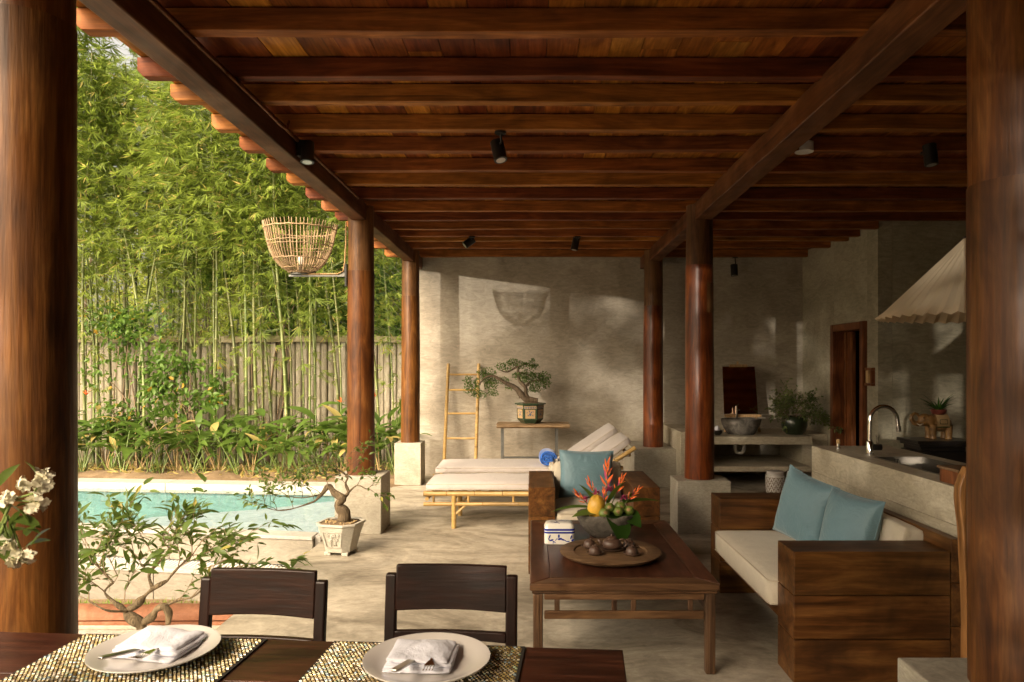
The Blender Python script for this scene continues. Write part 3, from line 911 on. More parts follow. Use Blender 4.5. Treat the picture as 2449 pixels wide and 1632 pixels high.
# wire mesh fence above and behind
wf = E('wire_fence', (-4.5, 10.9, 0), 'thin wire mesh fence with a dark top rail seen between the bamboo', 'fence')
O('top_rail', MB().tube([(-9, 10.9, 3.36), (-5, 10.9, 3.38), (-1.2, 10.9, 3.36)], .014, 6), M['iron'], wf)
for x in (-8.2, -6.1, -4.0, -1.9):
    O('post', MB().tube([(x, 10.92, 0), (x, 10.92, 3.38)], .022, 6), M['iron'], wf)
wm = MB(); x = -9.0
while x < -1.0:
    for s_ in (1, -1):
        x2 = x + s_ * 1.45
        wm.tube([(x, 10.9, 1.9), (x2, 10.9, 3.36)], .0022, 3, cap=False)
    x += .11
tag(O('mesh_wire', wm, M['grey_iron'], wf), kind='stuff')
# ================================================================== FURNITURE
def cushion(x0, x1, y0, y1, z0, z1, r=.03, puff=.012, seed=0., nx=24, ny=24):
    """soft slab: rounded edges, slightly swollen faces, small wrinkles"""
    mb = MB()
    cx, cy, cz = (x0+x1)/2, (y0+y1)/2, (z0+z1)/2; hx, hy, hz = (x1-x0)/2, (y1-y0)/2, (z1-z0)/2
    bm = bmesh.new(); bmesh.ops.create_cube(bm, size=2)
    bmesh.ops.subdivide_edges(bm, edges=bm.edges[:], cuts=11, use_grid_fill=True)
    for v in bm.verts:
        p = Vector((v.co.x * hx, v.co.y * hy, v.co.z * hz))
        q = Vector((max(-hx + r, min(hx - r, p.x)), max(-hy + r, min(hy - r, p.y)), max(-hz + r, min(hz - r, p.z))))
        d = p - q
        if d.length > 1e-6: p = q + d.normalized() * min(r, d.length if d.length < r else r)
        sx = 1 - abs(v.co.x) ** 3; sy = 1 - abs(v.co.y) ** 3
        f = max(0, sx) * max(0, sy)
        if abs(v.co.z) > .5: p.z += math.copysign(puff * f, v.co.z)
        wr = .0035 * wob((p.x, p.y, p.z + seed), 9.) + .004 * wob((p.x, p.y, seed), 4.)
        p.z += wr; p.x += wr * .6; p.y += wr * .6
        v.co = p + Vector((cx, cy, cz))
    bm.verts.index_update()
    mb.add([v.co[:] for v in bm.verts], [tuple(v.index for v in f.verts) for f in bm.faces])
    bm.free()
    return mb

def piping_rect(x0, x1, y0, y1, z, r=.0035, rad=.03):
    pts = []
    for cx, cy, a0 in ((x1-rad, y1-rad, 0), (x0+rad, y1-rad, PI/2), (x0+rad, y0+rad, PI), (x1-rad, y0+rad, 1.5*PI)):
        for k in range(5):
            a = a0 + k * PI / 8
            pts.append((cx + rad * math.cos(a), cy + rad * math.sin(a), z))
    pts.append(pts[0])
    return MB().tube(pts, r, 6)

def pillow(w, h, T, seed):
    """throw pillow in its own x-z plane, thickness along y"""
    mb = MB(); n = 22
    for side in (-1, 1):
        def fn(u, v):
            a = 2 * u - 1; b = 2 * v - 1
            pin = 1 - .075 * (1 - b * b) ** 1.0 * abs(a) ** 3; pin2 = 1 - .075 * (1 - a * a) * abs(b) ** 3
            t = (max(0, 1 - a ** 2) * max(0, 1 - b ** 2)) ** .42
            t += .05 * (wob((a * 2, b * 2, seed), 1.1)) * min(1, t * 2) + .05 * abs(wob((a * 5, b * 3, seed + 4), 1.)) * (1 - t) * min(1, t * 3)
            return (a * w / 2 * pin, side * T / 2 * t, b * h / 2 * pin2)
        g = MB().grid(n, n, fn)
        if side > 0: g.f = [tuple(reversed(f)) for f in g.f]
        mb.add(g.v, g.f)
    return mb

def throw_pillow(name, loc, rot, w, h, T, seed, label, group):
    mb = pillow(w, h, T, seed)
    o = O(name, mb, M['blueclo'], None, smooth=True, sub=1)
    o.location = loc; o.rotation_euler = rot
    tag(o, label, 'pillow', group)
    pts = []
    for a, b in [(-1, -1), (1, -1), (1, 1), (-1, 1)]:
        for k in range(10):
            t = k / 10
            A = {(-1,-1): (-1+2*t, -1), (1,-1): (1, -1+2*t), (1,1): (1-2*t, 1), (-1,1): (-1, 1-2*t)}[(a, b)]
            x, y = A
            pts.append((x * w/2 * (1 - .075*(1-y*y)*abs(x)**3), 0, y * h/2 * (1 - .075*(1-x*x)*abs(y)**3)))
    pts.append(pts[0])
    O('piping', MB().tube(pts, .0028, 5), M['blueclo'], o, smooth=True, loc=(0, 0, 0))
    return o

# ---- big sofa ---------------------------------------------------------------
sf = E('wooden_sofa', (1.55, 4.0, 0), 'long brown wooden box sofa with cream cushions on the right, beside the island', 'sofa')
for (ya, yb) in ((3.237, 3.453), (4.523, 4.75)):
    for k in range(3):
        z0 = .2013 * k; z1 = z0 + .1985
        O('arm_board', MB().box(1.187 + rng.uniform(-.001, .001), 1.90, ya, yb, z0 + .001, z1), M['sofa'], sf, bevel=.004)
O('seat_frame', MB().box(1.22, 1.88, 3.455, 4.521, .20, .272), M['sofa_y'], sf, bevel=.004)
for k in range(3):
    O('back_board', MB().box(1.905, 1.955, 3.24, 4.748, .20 * k + .06, .20 * k + .257), M['sofa_y'], sf, bevel=.004)
cu = O('seat_cushion', cushion(1.147, 1.80, 3.460, 4.516, .275, .405, .022, .016, 2.), M['cream'], sf, smooth=True)
O('piping', piping_rect(1.149, 1.798, 3.462, 4.514, .398), M['seam'], cu, smooth=True)
O('piping', piping_rect(1.149, 1.798, 3.462, 4.514, .288), M['seam'], cu, smooth=True)
bc = cushion(-.06, .06, -.52, .52, -.13, .13, .022, .006, 6.)
bc.xf(Matrix.Translation((1.845, 3.99, .525)) @ Matrix.Rotation(R(10), 4, 'Y'))
O('back_cushion', bc, M['cream'], sf, smooth=True)
throw_pillow('throw_pillow', (1.60, 4.19, .60), (R(-8), R(12), R(-68)), .40, .42, .16, 1., 'teal blue throw pillow on the sofa, left and farther of the sofa pair', 'teal blue pillows')
throw_pillow('throw_pillow', (1.69, 3.80, .57), (R(-12), R(4), R(-70)), .37, .40, .16, 5., 'teal blue throw pillow on the sofa, right and nearer of the sofa pair', 'teal blue pillows')

# ---- armchair ------------------------------------------------------------------
ac = E('wooden_armchair', (.425, 5.3, 0), 'blocky wooden armchair with cream cushions facing the coffee table', 'armchair')
for (xa, xb) in ((-.033, .154), (.695, .882)):
    for k in range(3):
        O('arm_board', MB().box(xa, xb, 4.937, 5.72, .2013 * k + .001, .2013 * k + .1995), M['sofa_y'], ac, bevel=.004)
O('seat_frame', MB().box(.156, .693, 4.96, 5.70, .20, .295), M['sofa'], ac, bevel=.004)
O('back_board', MB().box(.156, .693, 5.66, 5.715, .30, .60), M['sofa'], ac, bevel=.004)
cu = O('seat_cushion', cushion(.158, .69, 4.945, 5.52, .298, .425, .03, .02, 3.), M['cream'], ac, smooth=True)
O('piping', piping_rect(.16, .688, 4.947, 5.518, .415), M['seam'], cu, smooth=True)
bc = cushion(-.262, .262, -.06, .06, -.15, .15, .03, .008, 9.)
bc.xf(Matrix.Translation((.425, 5.585, .545)) @ Matrix.Rotation(R(-8), 4, 'X'))
O('back_cushion', bc, M['cream'], ac, smooth=True)
throw_pillow('throw_pillow', (.405, 5.40, .625), (R(-12), R(1.5), R(3)), .42, .36, .14, 12., 'teal blue throw pillow standing on the armchair behind the flowers', 'teal blue pillows')

# ---- coffee table -----------------------------------------------------------------
ct = E('coffee_table', (.425, 4.0, 0), 'dark low coffee table with latticed apron, tray and fruit bowl on it', 'table')
TX0, TX1, TY0, TY1, TZ = -.016, .872, 3.315, 4.68, .433
O('top_panel', MB().box(TX0 + .10, TX1 - .10, TY0 + .10, TY1 - .10, TZ - .03, TZ - .001), M['tea'], ct, bevel=.002)
def mitre(p): return MB().prism(p, TZ - .037, TZ)
O('top_frame', mitre([(TX0, TY0), (TX1, TY0), (TX1 - .0985, TY0 + .0985), (TX0 + .0985, TY0 + .0985)]), M['teax'], ct, bevel=.006)
O('top_frame', mitre([(TX0 + .0985, TY1 - .0985), (TX1 - .0985, TY1 - .0985), (TX1, TY1), (TX0, TY1)]), M['teax'], ct, bevel=.006)
O('top_frame', mitre([(TX0, TY0), (TX0 + .0985, TY0 + .0985), (TX0 + .0985, TY1 - .0985), (TX0, TY1)]), M['tea'], ct, bevel=.006)
O('top_frame', mitre([(TX1 - .0985, TY0 + .0985), (TX1, TY0), (TX1, TY1), (TX1 - .0985, TY1 - .0985)]), M['tea'], ct, bevel=.006)
a = .018
O('waist_moulding', MB().box(TX0 + .01, TX1 - .01, TY0 + .01, TY1 - .01, TZ - .052, TZ - .038), M['teax'], ct, bevel=.004)
for (x0, x1, y0, y1) in ((TX0 + a + .05, TX1 - a - .05, TY0 + a, TY0 + a + .022), (TX0 + a + .05, TX1 - a - .05, TY1 - a - .022, TY1 - a)):
    O('apron', MB().box(x0, x1, y0, y1, TZ - .083, TZ - .053), M['teax'], ct, bevel=.005)
    rl = O('lower_rail', MB().box(x0, x1, y0 + .002, y1 - .002, TZ - .175, TZ - .135), M['teax'], ct, bevel=.006)
    for xs_ in (.086, .355, .445, .713):
        O('lattice_post', MB().box(TX0 + xs_ + .03, TX0 + xs_ + .055, y0 + .003, y1 - .003, TZ - .1345, TZ - .0835), M['teaz'], ct, bevel=.004)
for (x0, x1) in ((TX0 + a, TX0 + a + .022), (TX1 - a - .022, TX1 - a)):
    O('apron', MB().box(x0, x1, TY0 + a + .05, TY1 - a - .05, TZ - .083, TZ - .053), M['tea'], ct, bevel=.005)
    O('lower_rail', MB().box(x0 + .002, x1 - .002, TY0 + a + .05, TY1 - a - .05, TZ - .175, TZ - .135), M['tea'], ct, bevel=.006)
    for q in (.12, .5, .62, 1.0, 1.12):
        O('lattice_post', MB().box(x0 + .003, x1 - .003, TY0 + q + .05, TY0 + q + .075, TZ - .1345, TZ - .0835), M['teaz'], ct, bevel=.004)
for lx in (TX0 + .016, TX1 - .062):
    for ly in (TY0 + .016, TY1 - .062):
        lg = MB().box(lx, lx + .046, ly, ly + .046, 0, TZ - .0525)
        lo = O('leg', lg, M['teaz'], ct, bevel=.007)
        O('leg_bead', MB().box(lx + .017, lx + .029, ly - .003, ly + .001, .004, TZ - .056), M['teaz'], lo, bevel=.0012)

# ---- things on the coffee table ----------------------------------------------------------
bx = E('porcelain_box', (.148, 4.10, TZ), 'blue and white porcelain lidded box on the coffee table, left of the fruit bowl', 'box')
def rbox(x0, x1, y0, y1, z0, z1, r, n=5):
    """rounded-corner prism"""
    pts = []
    for cx, cy, a0 in ((x1-r, y0+r, -PI/2), (x1-r, y1-r, 0), (x0+r, y1-r, PI/2), (x0+r, y0+r, PI)):
        for k in range(n + 1):
            t = a0 + PI / 2 * k / n; pts.append((cx + r * math.cos(t), cy + r * math.sin(t)))
    return MB().prism(pts, z0, z1)
bx0, bx1, by0, by1 = .064, .236, 4.035, 4.165
O('base', rbox(bx0, bx1, by0, by1, TZ, TZ + .062, .022), M['glass_w'], bx, bevel=.004, auto=True)
O('blue_band', rbox(bx0 - .001, bx1 + .001, by0 - .001, by1 + .001, TZ + .0625, TZ + .072, .022), M['blue'], bx, auto=True)
O('white_band', rbox(bx0, bx1, by0, by1, TZ + .0722, TZ + .0775, .022), M['glass_w'], bx, auto=True)
O('blue_band', rbox(bx0 - .001, bx1 + .001, by0 - .001, by1 + .001, TZ + .078, TZ + .088, .022), M['blue'], bx, auto=True)
def lidf(u, v):
    a_ = (2 * u - 1); b_ = (2 * v - 1)
    e = (max(0, 1 - a_ ** 6) * max(0, 1 - b_ ** 6)) ** .5
    return (lerp(bx0, bx1, u), lerp(by0, by1, v), TZ + .089 + .030 * e)
def lidz(x, y): return lidf((x - bx0) / (bx1 - bx0), (y - by0) / (by1 - by0))[2]
def lidg(u, v):
    p = lidf(u, v); a_ = 2 * u - 1; b_ = 2 * v - 1
    # round the four corners
    k = max(0, abs(a_) + abs(b_) - 1.72) * .35
    return ((bx0+bx1)/2 + (p[0] - (bx0+bx1)/2) * (1 - k), (by0+by1)/2 + (p[1] - (by0+by1)/2) * (1 - k), p[2])
O('lid', MB().grid(16, 16, lidg), M['glass_w'], bx, smooth=True)
mo = MB()
def blob(mb, fn, cx, cy, a, w, h):
    pts = [(cx + w * math.cos(t) * math.cos(a) - h * math.sin(t) * math.sin(a), cy + w * math.cos(t) * math.sin(a) + h * math.sin(t) * math.cos(a)) for t in [2 * PI * k / 8 for k in range(8)]]
    mb.add([fn(p) for p in pts], [tuple(range(8))])
fr = lambda p: (bx0 + p[0], by0 - .0008, TZ + p[1])
tp = lambda p: (bx0 + p[0], by0 + p[1], lidz(bx0 + p[0], by0 + p[1]) + .0008)
for (cx, cy, a_, w, h) in [(.03, .045, 1.2, .012, .004), (.04, .025, .3, .014, .005), (.055, .016, -.5, .012, .003), (.068, .030, .9, .013, .002), (.082, .048, 1.5, .011, .006), (.088, .032, .2, .014, .006),
                           (.105, .028, -.3, .012, .005), (.12, .022, -.6, .010, .003), (.135, .018, .1, .010, .003), (.152, .042, 1.2, .013, .004), (.16, .025, .6, .009, .005), (.05, .010, 1.4, .008, .002), (.026, .03, -1., .008, .003)]:
    blob(mo, fr, cx, cy, a_, w, h)
for (cx, cy, a_, w, h) in [(.05, .04, .5, .016, .003), (.065, .028, -.4, .013, .005), (.072, .05, 1.2, .015, .003), (.04, .06, .3, .011, .004), (.09, .075, .1, .022, .006), (.115, .07, -.2, .018, .007), (.135, .085, .5, .014, .004), (.10, .095, 1., .012, .004), (.062, .085, -.3, .012, .004), (.08, .022, -.8, .012, .003)]:
    blob(mo, tp, cx, cy, a_, w, h)
O('floral_motif', mo, M['blue'], bx)

# stone bowl with fruit
BX, BY = .435, 4.24
bw = E('stone_bowl', (BX, BY, TZ), 'rough grey stone bowl on the coffee table holding fruit, leaves and flowers', 'bowl')
def bowlp():
    prof = [(.085, .0), (.125, .03), (.158, .075), (.172, .115), (.175, .142), (.158, .140), (.14, .11), (.09, .07), (.0, .06)]
    n = 40; vs = []; fs = []
    for (r, z) in prof:
        for k in range(n):
            th = 2 * PI * k / n
            d = 1 + (.07 * wob((math.cos(th) * 1.5, math.sin(th) * 1.5, z * 12), 2.) + .03 * wob((math.cos(th) * 5, math.sin(th) * 5, z * 30), 2.)) * (1 if z > .0 else .3)
            vs.append((BX + r * d * math.cos(th), BY + r * d * math.sin(th) * .95, TZ + z + (.012 * wob((math.cos(th), math.sin(th), 0), 2.) if z > .1 else 0)))
    m = len(prof)
    for j in range(m - 1):
        for k in range(n):
            k2 = (k + 1) % n; fs.append((j*n+k, j*n+k2, (j+1)*n+k2, (j+1)*n+k))
    fs.append(tuple(range(n - 1, -1, -1)))
    return MB().add(vs, fs)
O('bowl', bowlp(), M['rock'], bw, smooth=True)
pp = E('papaya', (BX - .065, BY - .05, TZ + .13), 'ripe yellow ribbed papaya leaning in the stone bowl', 'fruit')
fb = MB().ball((0, 0, 0), (.052, .052, .078), 24, 16, fn=lambda d: 1 + .035 * math.cos(5 * math.atan2(d.y, d.x)) - .10 * max(0, d.z) ** 2)
fb.xf(Matrix.Translation((BX - .065, BY - .06, TZ + .185)) @ Matrix.Rotation(R(6), 4, 'Y'))
O('fruit', fb, M['papaya'], pp, smooth=True)
O('tip', MB().tube([(BX - .057, BY - .06, TZ + .257), (BX - .055, BY - .06, TZ + .268)], .006, 8), M['figbrown'], pp, smooth=True)
for i, (dx, dy, dz, r, w) in enumerate([(-.022, -.115, .158, .033, 'nearest, front and centre'), (.012, -.075, .182, .032, 'upper left beside the papaya'), (.062, -.09, .165, .030, 'middle front'), (.078, -.045, .182, .036, 'large, behind the middle one'), (.13, -.065, .165, .030, 'at the right end')]):
    fg = E('green_fruit', (BX + dx, BY + dy, TZ + dz - r), 'small round green fruit in the stone bowl, ' + w, 'fruit', 'round green fruits in the bowl')
    O('flesh', MB().ball((BX + dx, BY + dy, TZ + dz), (r, r, r * .95), 16, 10, fn=lambda d: 1 + .03 * math.cos(6 * math.atan2(d.z, d.x))), M['figgreen'], fg, smooth=True)
    dv = Vector((rng.uniform(-.4, .4), -1, rng.uniform(0, .6))).normalized()
    cx_, cy_, cz_ = BX + dx + dv.x * r, BY + dy + dv.y * r, TZ + dz + dv.z * r
    sp = MB()
    lv, lfc = leaf(.016, .009, 3, .3, .2)
    ms = []
    for k in range(6):
        t = 2 * PI * k / 6; ax = dv.orthogonal().normalized(); ay = dv.cross(ax)
        dd = ax * math.cos(t) + ay * math.sin(t)
        ms.append(((cx_, cy_, cz_), basis(dd, 0, dv), 1.))
    sp.scatter(lv, lfc, ms)
    sp.ball((cx_, cy_, cz_), .004, 8, 5)
    O('calyx', sp, M['figbrown'], fg)
# large drooping leaves on the bowl
for (L_, W_, pos, d, roll, mt, lab) in [
    (.24, .17, (BX + .02, BY - .06, TZ + .155), (.28, -.62, -.30), .25, 'bigleaf', 'broad green leaf folded over the front rim of the stone bowl'),
    (.15, .12, (BX + .09, BY - .05, TZ + .155), (.6, -.55, -.2), -.35, 'bigleaf', 'broad green leaf over the right rim of the stone bowl'),
    (.18, .12, (BX + .08, BY + .06, TZ + .14), (.45, .1, .8), .6, 'bigleaf', 'broad dark leaf upright at the back right of the stone bowl'),
    (.16, .07, (BX - .06, BY - .09, TZ + .15), (-.75, -.2, .20), .3, 'bush', 'small green leaf at the left rim of the stone bowl'),
    (.30, .045, (BX - .04, BY + .02, TZ + .15), (-.95, -.1, .32), .2, 'ginger', 'long slender leaf pointing left from the stone bowl'),
    (.34, .045, (BX + .03, BY + .04, TZ + .16), (.93, .1, .42), -.3, 'ginger', 'long slender leaf pointing right from the stone bowl'),
    (.22, .035, (BX + .0, BY + .0, TZ + .17), (.35, -.1, .95), .8, 'ginger', 'slender upright leaf right of the centre flower'),
    (.19, .035, (BX - .05, BY + .03, TZ + .17), (-.4, 0, .9), -.8, 'ginger', 'slender upright leaf left of the centre flower')]:
    lv, lfc = leaf(L_, W_, 7, .35, .22, .42)
    o = O('leaf', MB().scatter(lv, lfc, [(pos, basis(d, roll), 1.)]), M[mt], None, smooth=True)
    tag(o, lab, 'leaf', 'leaves in the stone bowl')
def heliconia(base, d, s, label):
    o = E('orange_flower', base, label, 'flower', 'orange flowers in the bowl')
    d = Vector(d).normalized()
    tip = Vector(base) + d * .16 * s
    O('stem', MB().tube([base, Vector(base) + d * .10 * s, tip], [.003, .0025, .002], 5), M['stemgreen'], o, smooth=True)
    lv, lfc = leaf(.055 * s, .013 * s, 4, .05, .5, .3)
    for k in range(11):
        t = .42 + .55 * k / 10
        a_ = k * 2.4; sp = .75 - .5 * (k / 10)
        ax = d.orthogonal().normalized(); ay = d.cross(ax)
        dd = (d + (ax * math.cos(a_) + ay * math.sin(a_)) * sp).normalized()
        O('bract', MB().scatter(lv, lfc, [(tuple(Vector(base) + d * .16 * s * t), basis(dd, a_), 1.0 - .2 * k / 10)]), M['orange'] if k % 4 else M['pink'], o)
heliconia((BX - .07, BY, TZ + .15), (-.62, 0, .62), .95, 'orange flower, leftmost in the stone bowl')
heliconia((BX - .03, BY + .02, TZ + .17), (-.42, 0, .9), 1.05, 'orange flower, second from left in the stone bowl')
heliconia((BX + .005, BY + .02, TZ + .18), (.02, 0, 1), 1.5, 'tallest orange flower, at the centre of the stone bowl')
heliconia((BX + .03, BY + .02, TZ + .17), (.36, 0, .9), 1.15, 'orange flower, second from right in the stone bowl')
heliconia((BX + .08, BY, TZ + .16), (.58, 0, .62), 1.0, 'orange flower, rightmost in the stone bowl')
heliconia((BX - .01, BY - .03, TZ + .14), (-.03, -.1, .9), .9, 'short orange flower low in front of the centre one')
def pinkflower(c, r, mt, label):
    lv, lfc = leaf(r, r * .35, 3, .3, .3)
    ms = []
    for k in range(44):
        a_ = k * 2.4; e = (k % 11) / 11 * PI / 2
        ms.append((c, basis((math.cos(a_) * math.cos(e), math.sin(a_) * math.cos(e), math.sin(e)), 0), rng.uniform(.8, 1.1)))
    o = O('pink_flower', MB().scatter(lv, lfc, ms), M[mt]); tag(o, label, 'flower', 'pink flowers in the bowl')
pinkflower((BX - .125, BY - .03, TZ + .225), .022, 'pink', 'small pink flower at the far left of the bowl flowers')
pinkflower((BX - .055, BY - .02, TZ + .255), .028, 'pink', 'pink flower left of the tallest orange flower')
pinkflower((BX + .018, BY - .02, TZ + .275), .036, 'pink', 'largest pink flower, right against the centre orange flower')
pinkflower((BX + .105, BY - .02, TZ + .228), .029, 'pink', 'pink flower toward the right of the bowl')
pinkflower((BX + .075, BY - .05, TZ + .195), .032, 'palepink', 'pale pink blossom above the green fruits')

# round wooden tray with a tea set
TRX, TRY = .412, 3.80
tr = E('round_tray', (TRX, TRY, TZ), 'round carved wooden tray on the coffee table under the tea set', 'tray')
O('tray', MB().lathe([(.20, .0), (.245, .006), (.268, .022), (.270, .028), (.264, .032), (.195, .029), (.190, .022), (.05, .021), (.0001, .021)], (TRX, TRY, TZ), 64), M['tray'], tr, auto=True)
TT = TZ + .0215
def cup(x, y, label):
    c = E('tea_cup', (x, y, TT), label, 'cup', 'tea cups on the tray')
    sa = O('saucer', MB().lathe([(.024, 0), (.030, .002), (.044, .010), (.045, .012), (.040, .0105), (.028, .006), (.0001, .006)], (x, y, TT), 28), M['clay'], c, auto=True)
    O('rim', MB().lathe([(.0438, .0118), (.0452, .0135), (.0438, .0135)], (x, y, TT), 28, closed=False), M['clayrim'], sa)
    # cup turned upside down
    O('bowl', MB().lathe([(.031, .007), (.0315, .018), (.029, .030), (.022, .040), (.0125, .044), (.0125, .050), (.0105, .050), (.0105, .0455), (.0001, .0455)], (x, y, TT), 28), M['clay'], c, auto=True)
cup(TRX - .105, TRY + .080, 'brown clay cup upturned on its saucer, back left of the teapot')
cup(TRX + .110, TRY + .080, 'brown clay cup upturned on its saucer, back right behind the teapot handle')
cup(TRX - .088, TRY - .055, 'brown clay cup upturned on its saucer, front left of the teapot')
cup(TRX + .105, TRY - .070, 'brown clay cup upturned on its saucer, front right of the teapot')
tx, ty = TRX + .012, TRY + .035
tpot = E('teapot', (tx, ty, TT), 'small round brown clay teapot in the middle of the tray', 'teapot')
O('saucer', MB().lathe([(.035, 0), (.045, .002), (.064, .010), (.065, .0125), (.058, .0105), (.0001, .006)], (tx, ty, TT), 32), M['clay'], tpot, auto=True)
O('body', MB().lathe([(.030, .008), (.046, .016), (.053, .030), (.050, .046), (.038, .058), (.026, .062), (.0001, .063)], (tx, ty, TT), 32), M['clay'], tpot, auto=True)
ld = O('lid', MB().lathe([(.028, .0625), (.028, .066), (.020, .071), (.008, .074), (.0001, .074)], (tx, ty, TT), 24), M['clay'], tpot, auto=True)
O('knob', MB().ball((tx, ty, TT + .079), .0075, 12, 8), M['clay'], ld, smooth=True)
O('spout', MB().tube([(tx - .042, ty, TT + .030), (tx - .062, ty, TT + .042), (tx - .074, ty, TT + .058)], [.013, .009, .006], 12), M['clay'], tpot, smooth=True)
O('handle', MB().tube([(tx + .046 + .022 * (1 - math.cos(t)) * 1.0, ty, TT + .035 + .022 * math.sin(t)) for t in [-1.25 + 2.0 * PI * .86 * k / 14 * 1 for k in range(15)]] if False else
    [(tx + .058 + .022 * math.cos(t), ty, TT + .036 + .022 * math.sin(t)) for t in [R(-150 + 300 * k / 16) for k in range(17)]], .0052, 8), M['clay'], tpot, smooth=True)

# ---- bamboo loungers -----------------------------------------------------------------------
def bamboo_pole(p0, p1, r, nodes=.28, bow=0.):
    p0 = Vector(p0); p1 = Vector(p1); L_ = (p1 - p0).length; d = (p1 - p0) / L_
    pts = []; rad = []; t = 0.; k = 0; seq = [0.]
    nx_ = rng.uniform(.4, 1) * nodes
    while nx_ < L_ - .03:
        seq += [nx_ - .006, nx_ - .001, nx_ + .005, nx_ + .011]; nx_ += nodes * rng.uniform(.85, 1.15)
    seq.append(L_)
    for i, s_ in enumerate(seq):
        q = p0 + d * s_; q.z += bow * math.sin(PI * s_ / L_)
        pts.append(q); rad.append(r * (1.0 if (i == 0 or i == len(seq) - 1) else (1., 1.13, .93, 1.)[(i - 1) % 4]))
    return MB().tube(pts, rad, 10)
def lounger(y0, y1, x0, label, pil_seed):
    root = E('bamboo_lounger', (0, (y0 + y1) / 2, 0), label, 'lounger', 'bamboo loungers by the back wall')
    HX, HZ = .30, .345          # hinge
    TXp, TZp = .89, .748
    for y in (y0 + .03, y1 - .03):
        O('rail', bamboo_pole((x0, y, .308), (1.0, y, .308), .024), M['cane'], root, auto=True)
        O('lower_rail', bamboo_pole((x0, y, .215), (1.0, y, .215), .018), M['cane'], root, auto=True)
        for xx in (x0 + .09, x0 + .40, x0 + .8, x0 + 1.2, x0 + 1.6):
            O('spacer', MB().tube([(xx, y, .232), (xx, y, .29)], .011, 8), M['cane'], root, auto=True)
        for xx in (x0 + .27, .75):
            O('leg', bamboo_pole((xx, y, 0), (xx, y, .29), .022, .2), M['cane'], root, auto=True)
            O('brace', MB().tube([(xx + .02, y, .13), (xx + .10, y, .20)], .012, 8), M['cane'], root, auto=True)
        O('back_rail', bamboo_pole((HX, y, HZ - .02), (TXp + .02, y, TZp - .03), .021), M['cane'], root, auto=True)
    for xx in (x0 + .03, x0 + .27, .75):
        O('cross_bar', bamboo_pole((xx, y0 + .03, .262), (xx, y1 - .03, .262), .017), M['cane'], root, auto=True)
    O('cross_bar', bamboo_pole((TXp - .03, y0 + .05, TZp - .10), (TXp - .03, y1 - .05, TZp - .10), .015), M['cane'], root, auto=True)
    O('prop', bamboo_pole((.80, (y0 + y1) / 2, .25), (.66, (y0 + y1) / 2, .57), .016), M['cane'], root, auto=True)
    xx = x0 + .1
    k = 0
    while xx < HX - .05:
        O('slat', MB().box(xx, xx + .05, y0 + .04, y1 - .04, .328, .337), M['cane'], root); xx += .12
    m_ = O('mattress', cushion(x0 + .02, HX + .01, y0, y1, .339, .405, .026, .014, pil_seed), M['creamlt'], root, smooth=True)
    O('piping', piping_rect(x0 + .022, HX + .008, y0 + .002, y1 - .002, .395, .003), M['seam'], m_, smooth=True)
    O('piping', piping_rect(x0 + .022, HX + .008, y0 + .002, y1 - .002, .347, .003), M['seam'], m_, smooth=True)
    L_ = math.hypot(TXp - HX, TZp - HZ); ang = math.atan2(TZp - HZ, TXp - HX)
    bm_ = cushion(0, L_, y0, y1, .012, .085, .026, .012, pil_seed + 5)
    T_ = Matrix.Translation((HX, 0, HZ)) @ Matrix.Rotation(-ang, 4, 'Y')
    bm_.xf(T_)
    b_ = O('back_mattress', bm_, M['creamlt'], root, smooth=True)
    for zz in (.024, .076):
        O('piping', piping_rect(.003, L_ - .003, y0 + .002, y1 - .002, zz, .003).xf(T_), M['seam'], b_, smooth=True)
    for y in (y0 + .03, y1 - .03):
        q = Vector((TXp - .06, y, TZp - .085))
        O('tie', MB().tube([q + Vector((.026 * math.cos(t), .0, .028 * math.sin(t))) for t in [2 * PI * k / 10 for k in range(11)]], .004, 5), M['creamlt'], root, smooth=True)
    return root
lounger(6.30, 6.90, -.975, 'nearer bamboo lounger with pale mattress and raised back', 2.)
lounger(7.30, 7.96, -1.03, 'farther bamboo lounger with pale mattress, blue towel beside it', 17.)
# little table between, under a cloth
tb = E('side_table', (.34, 7.10, 0), 'small side table under a cream cloth between the two loungers', 'table')
O('table_top', MB().box(.17, .52, 6.95, 7.25, .44, .462), M['lightwood'], tb)
for a_, b_ in ((.19, 6.97), (.50, 6.97), (.19, 7.23), (.50, 7.23)):
    O('leg', MB().box(a_ - .014, a_ + .014, b_ - .012, b_ + .012, 0, .439), M['lightwood'], tb)
def cloth(u, v):
    a_ = u * 2 * PI
    cx, cy = math.cos(a_), math.sin(a_)
    k = 1 / max(abs(cx), abs(cy)) ** .8
    hx, hy = .185, .16
    if v < .5: return (.345 + cx * k * hx * v * 2, 7.10 + cy * k * hy * v * 2, .467)
    w = (v - .5) * 2
    f = 1 + .12 * w + .05 * w * math.sin(a_ * 9)
    return (.345 + cx * k * hx * f, 7.10 + cy * k * hy * f, .467 - .26 * w)
tag(O('table_cloth', MB().grid(72, 10, cloth), M['cream'], smooth=True), 'cream cloth draped over the little table between the loungers', 'cloth')
# rolled towel
def towel(u, v):
    a_ = v * 2 * PI * 4.6
    r = .085 - .0165 * v * 4.6
    th = a_
    return (.15 + .013 * wob((u, v * 5, 0), 3.) + r * 1.12 * math.cos(th), 7.30 + .30 * u, .405 + .085 + r * .95 * math.sin(th) + .006 * wob((u * 3, v * 8, 2), 2.))
tw = O('rolled_towel', MB().grid(14, 90, towel), M['towel'], smooth=True); tag(tw, 'bright blue rolled towel lying on the farther lounger', 'towel')
sm = tw.modifiers.new('thick', 'SOLIDIFY'); sm.thickness = .012
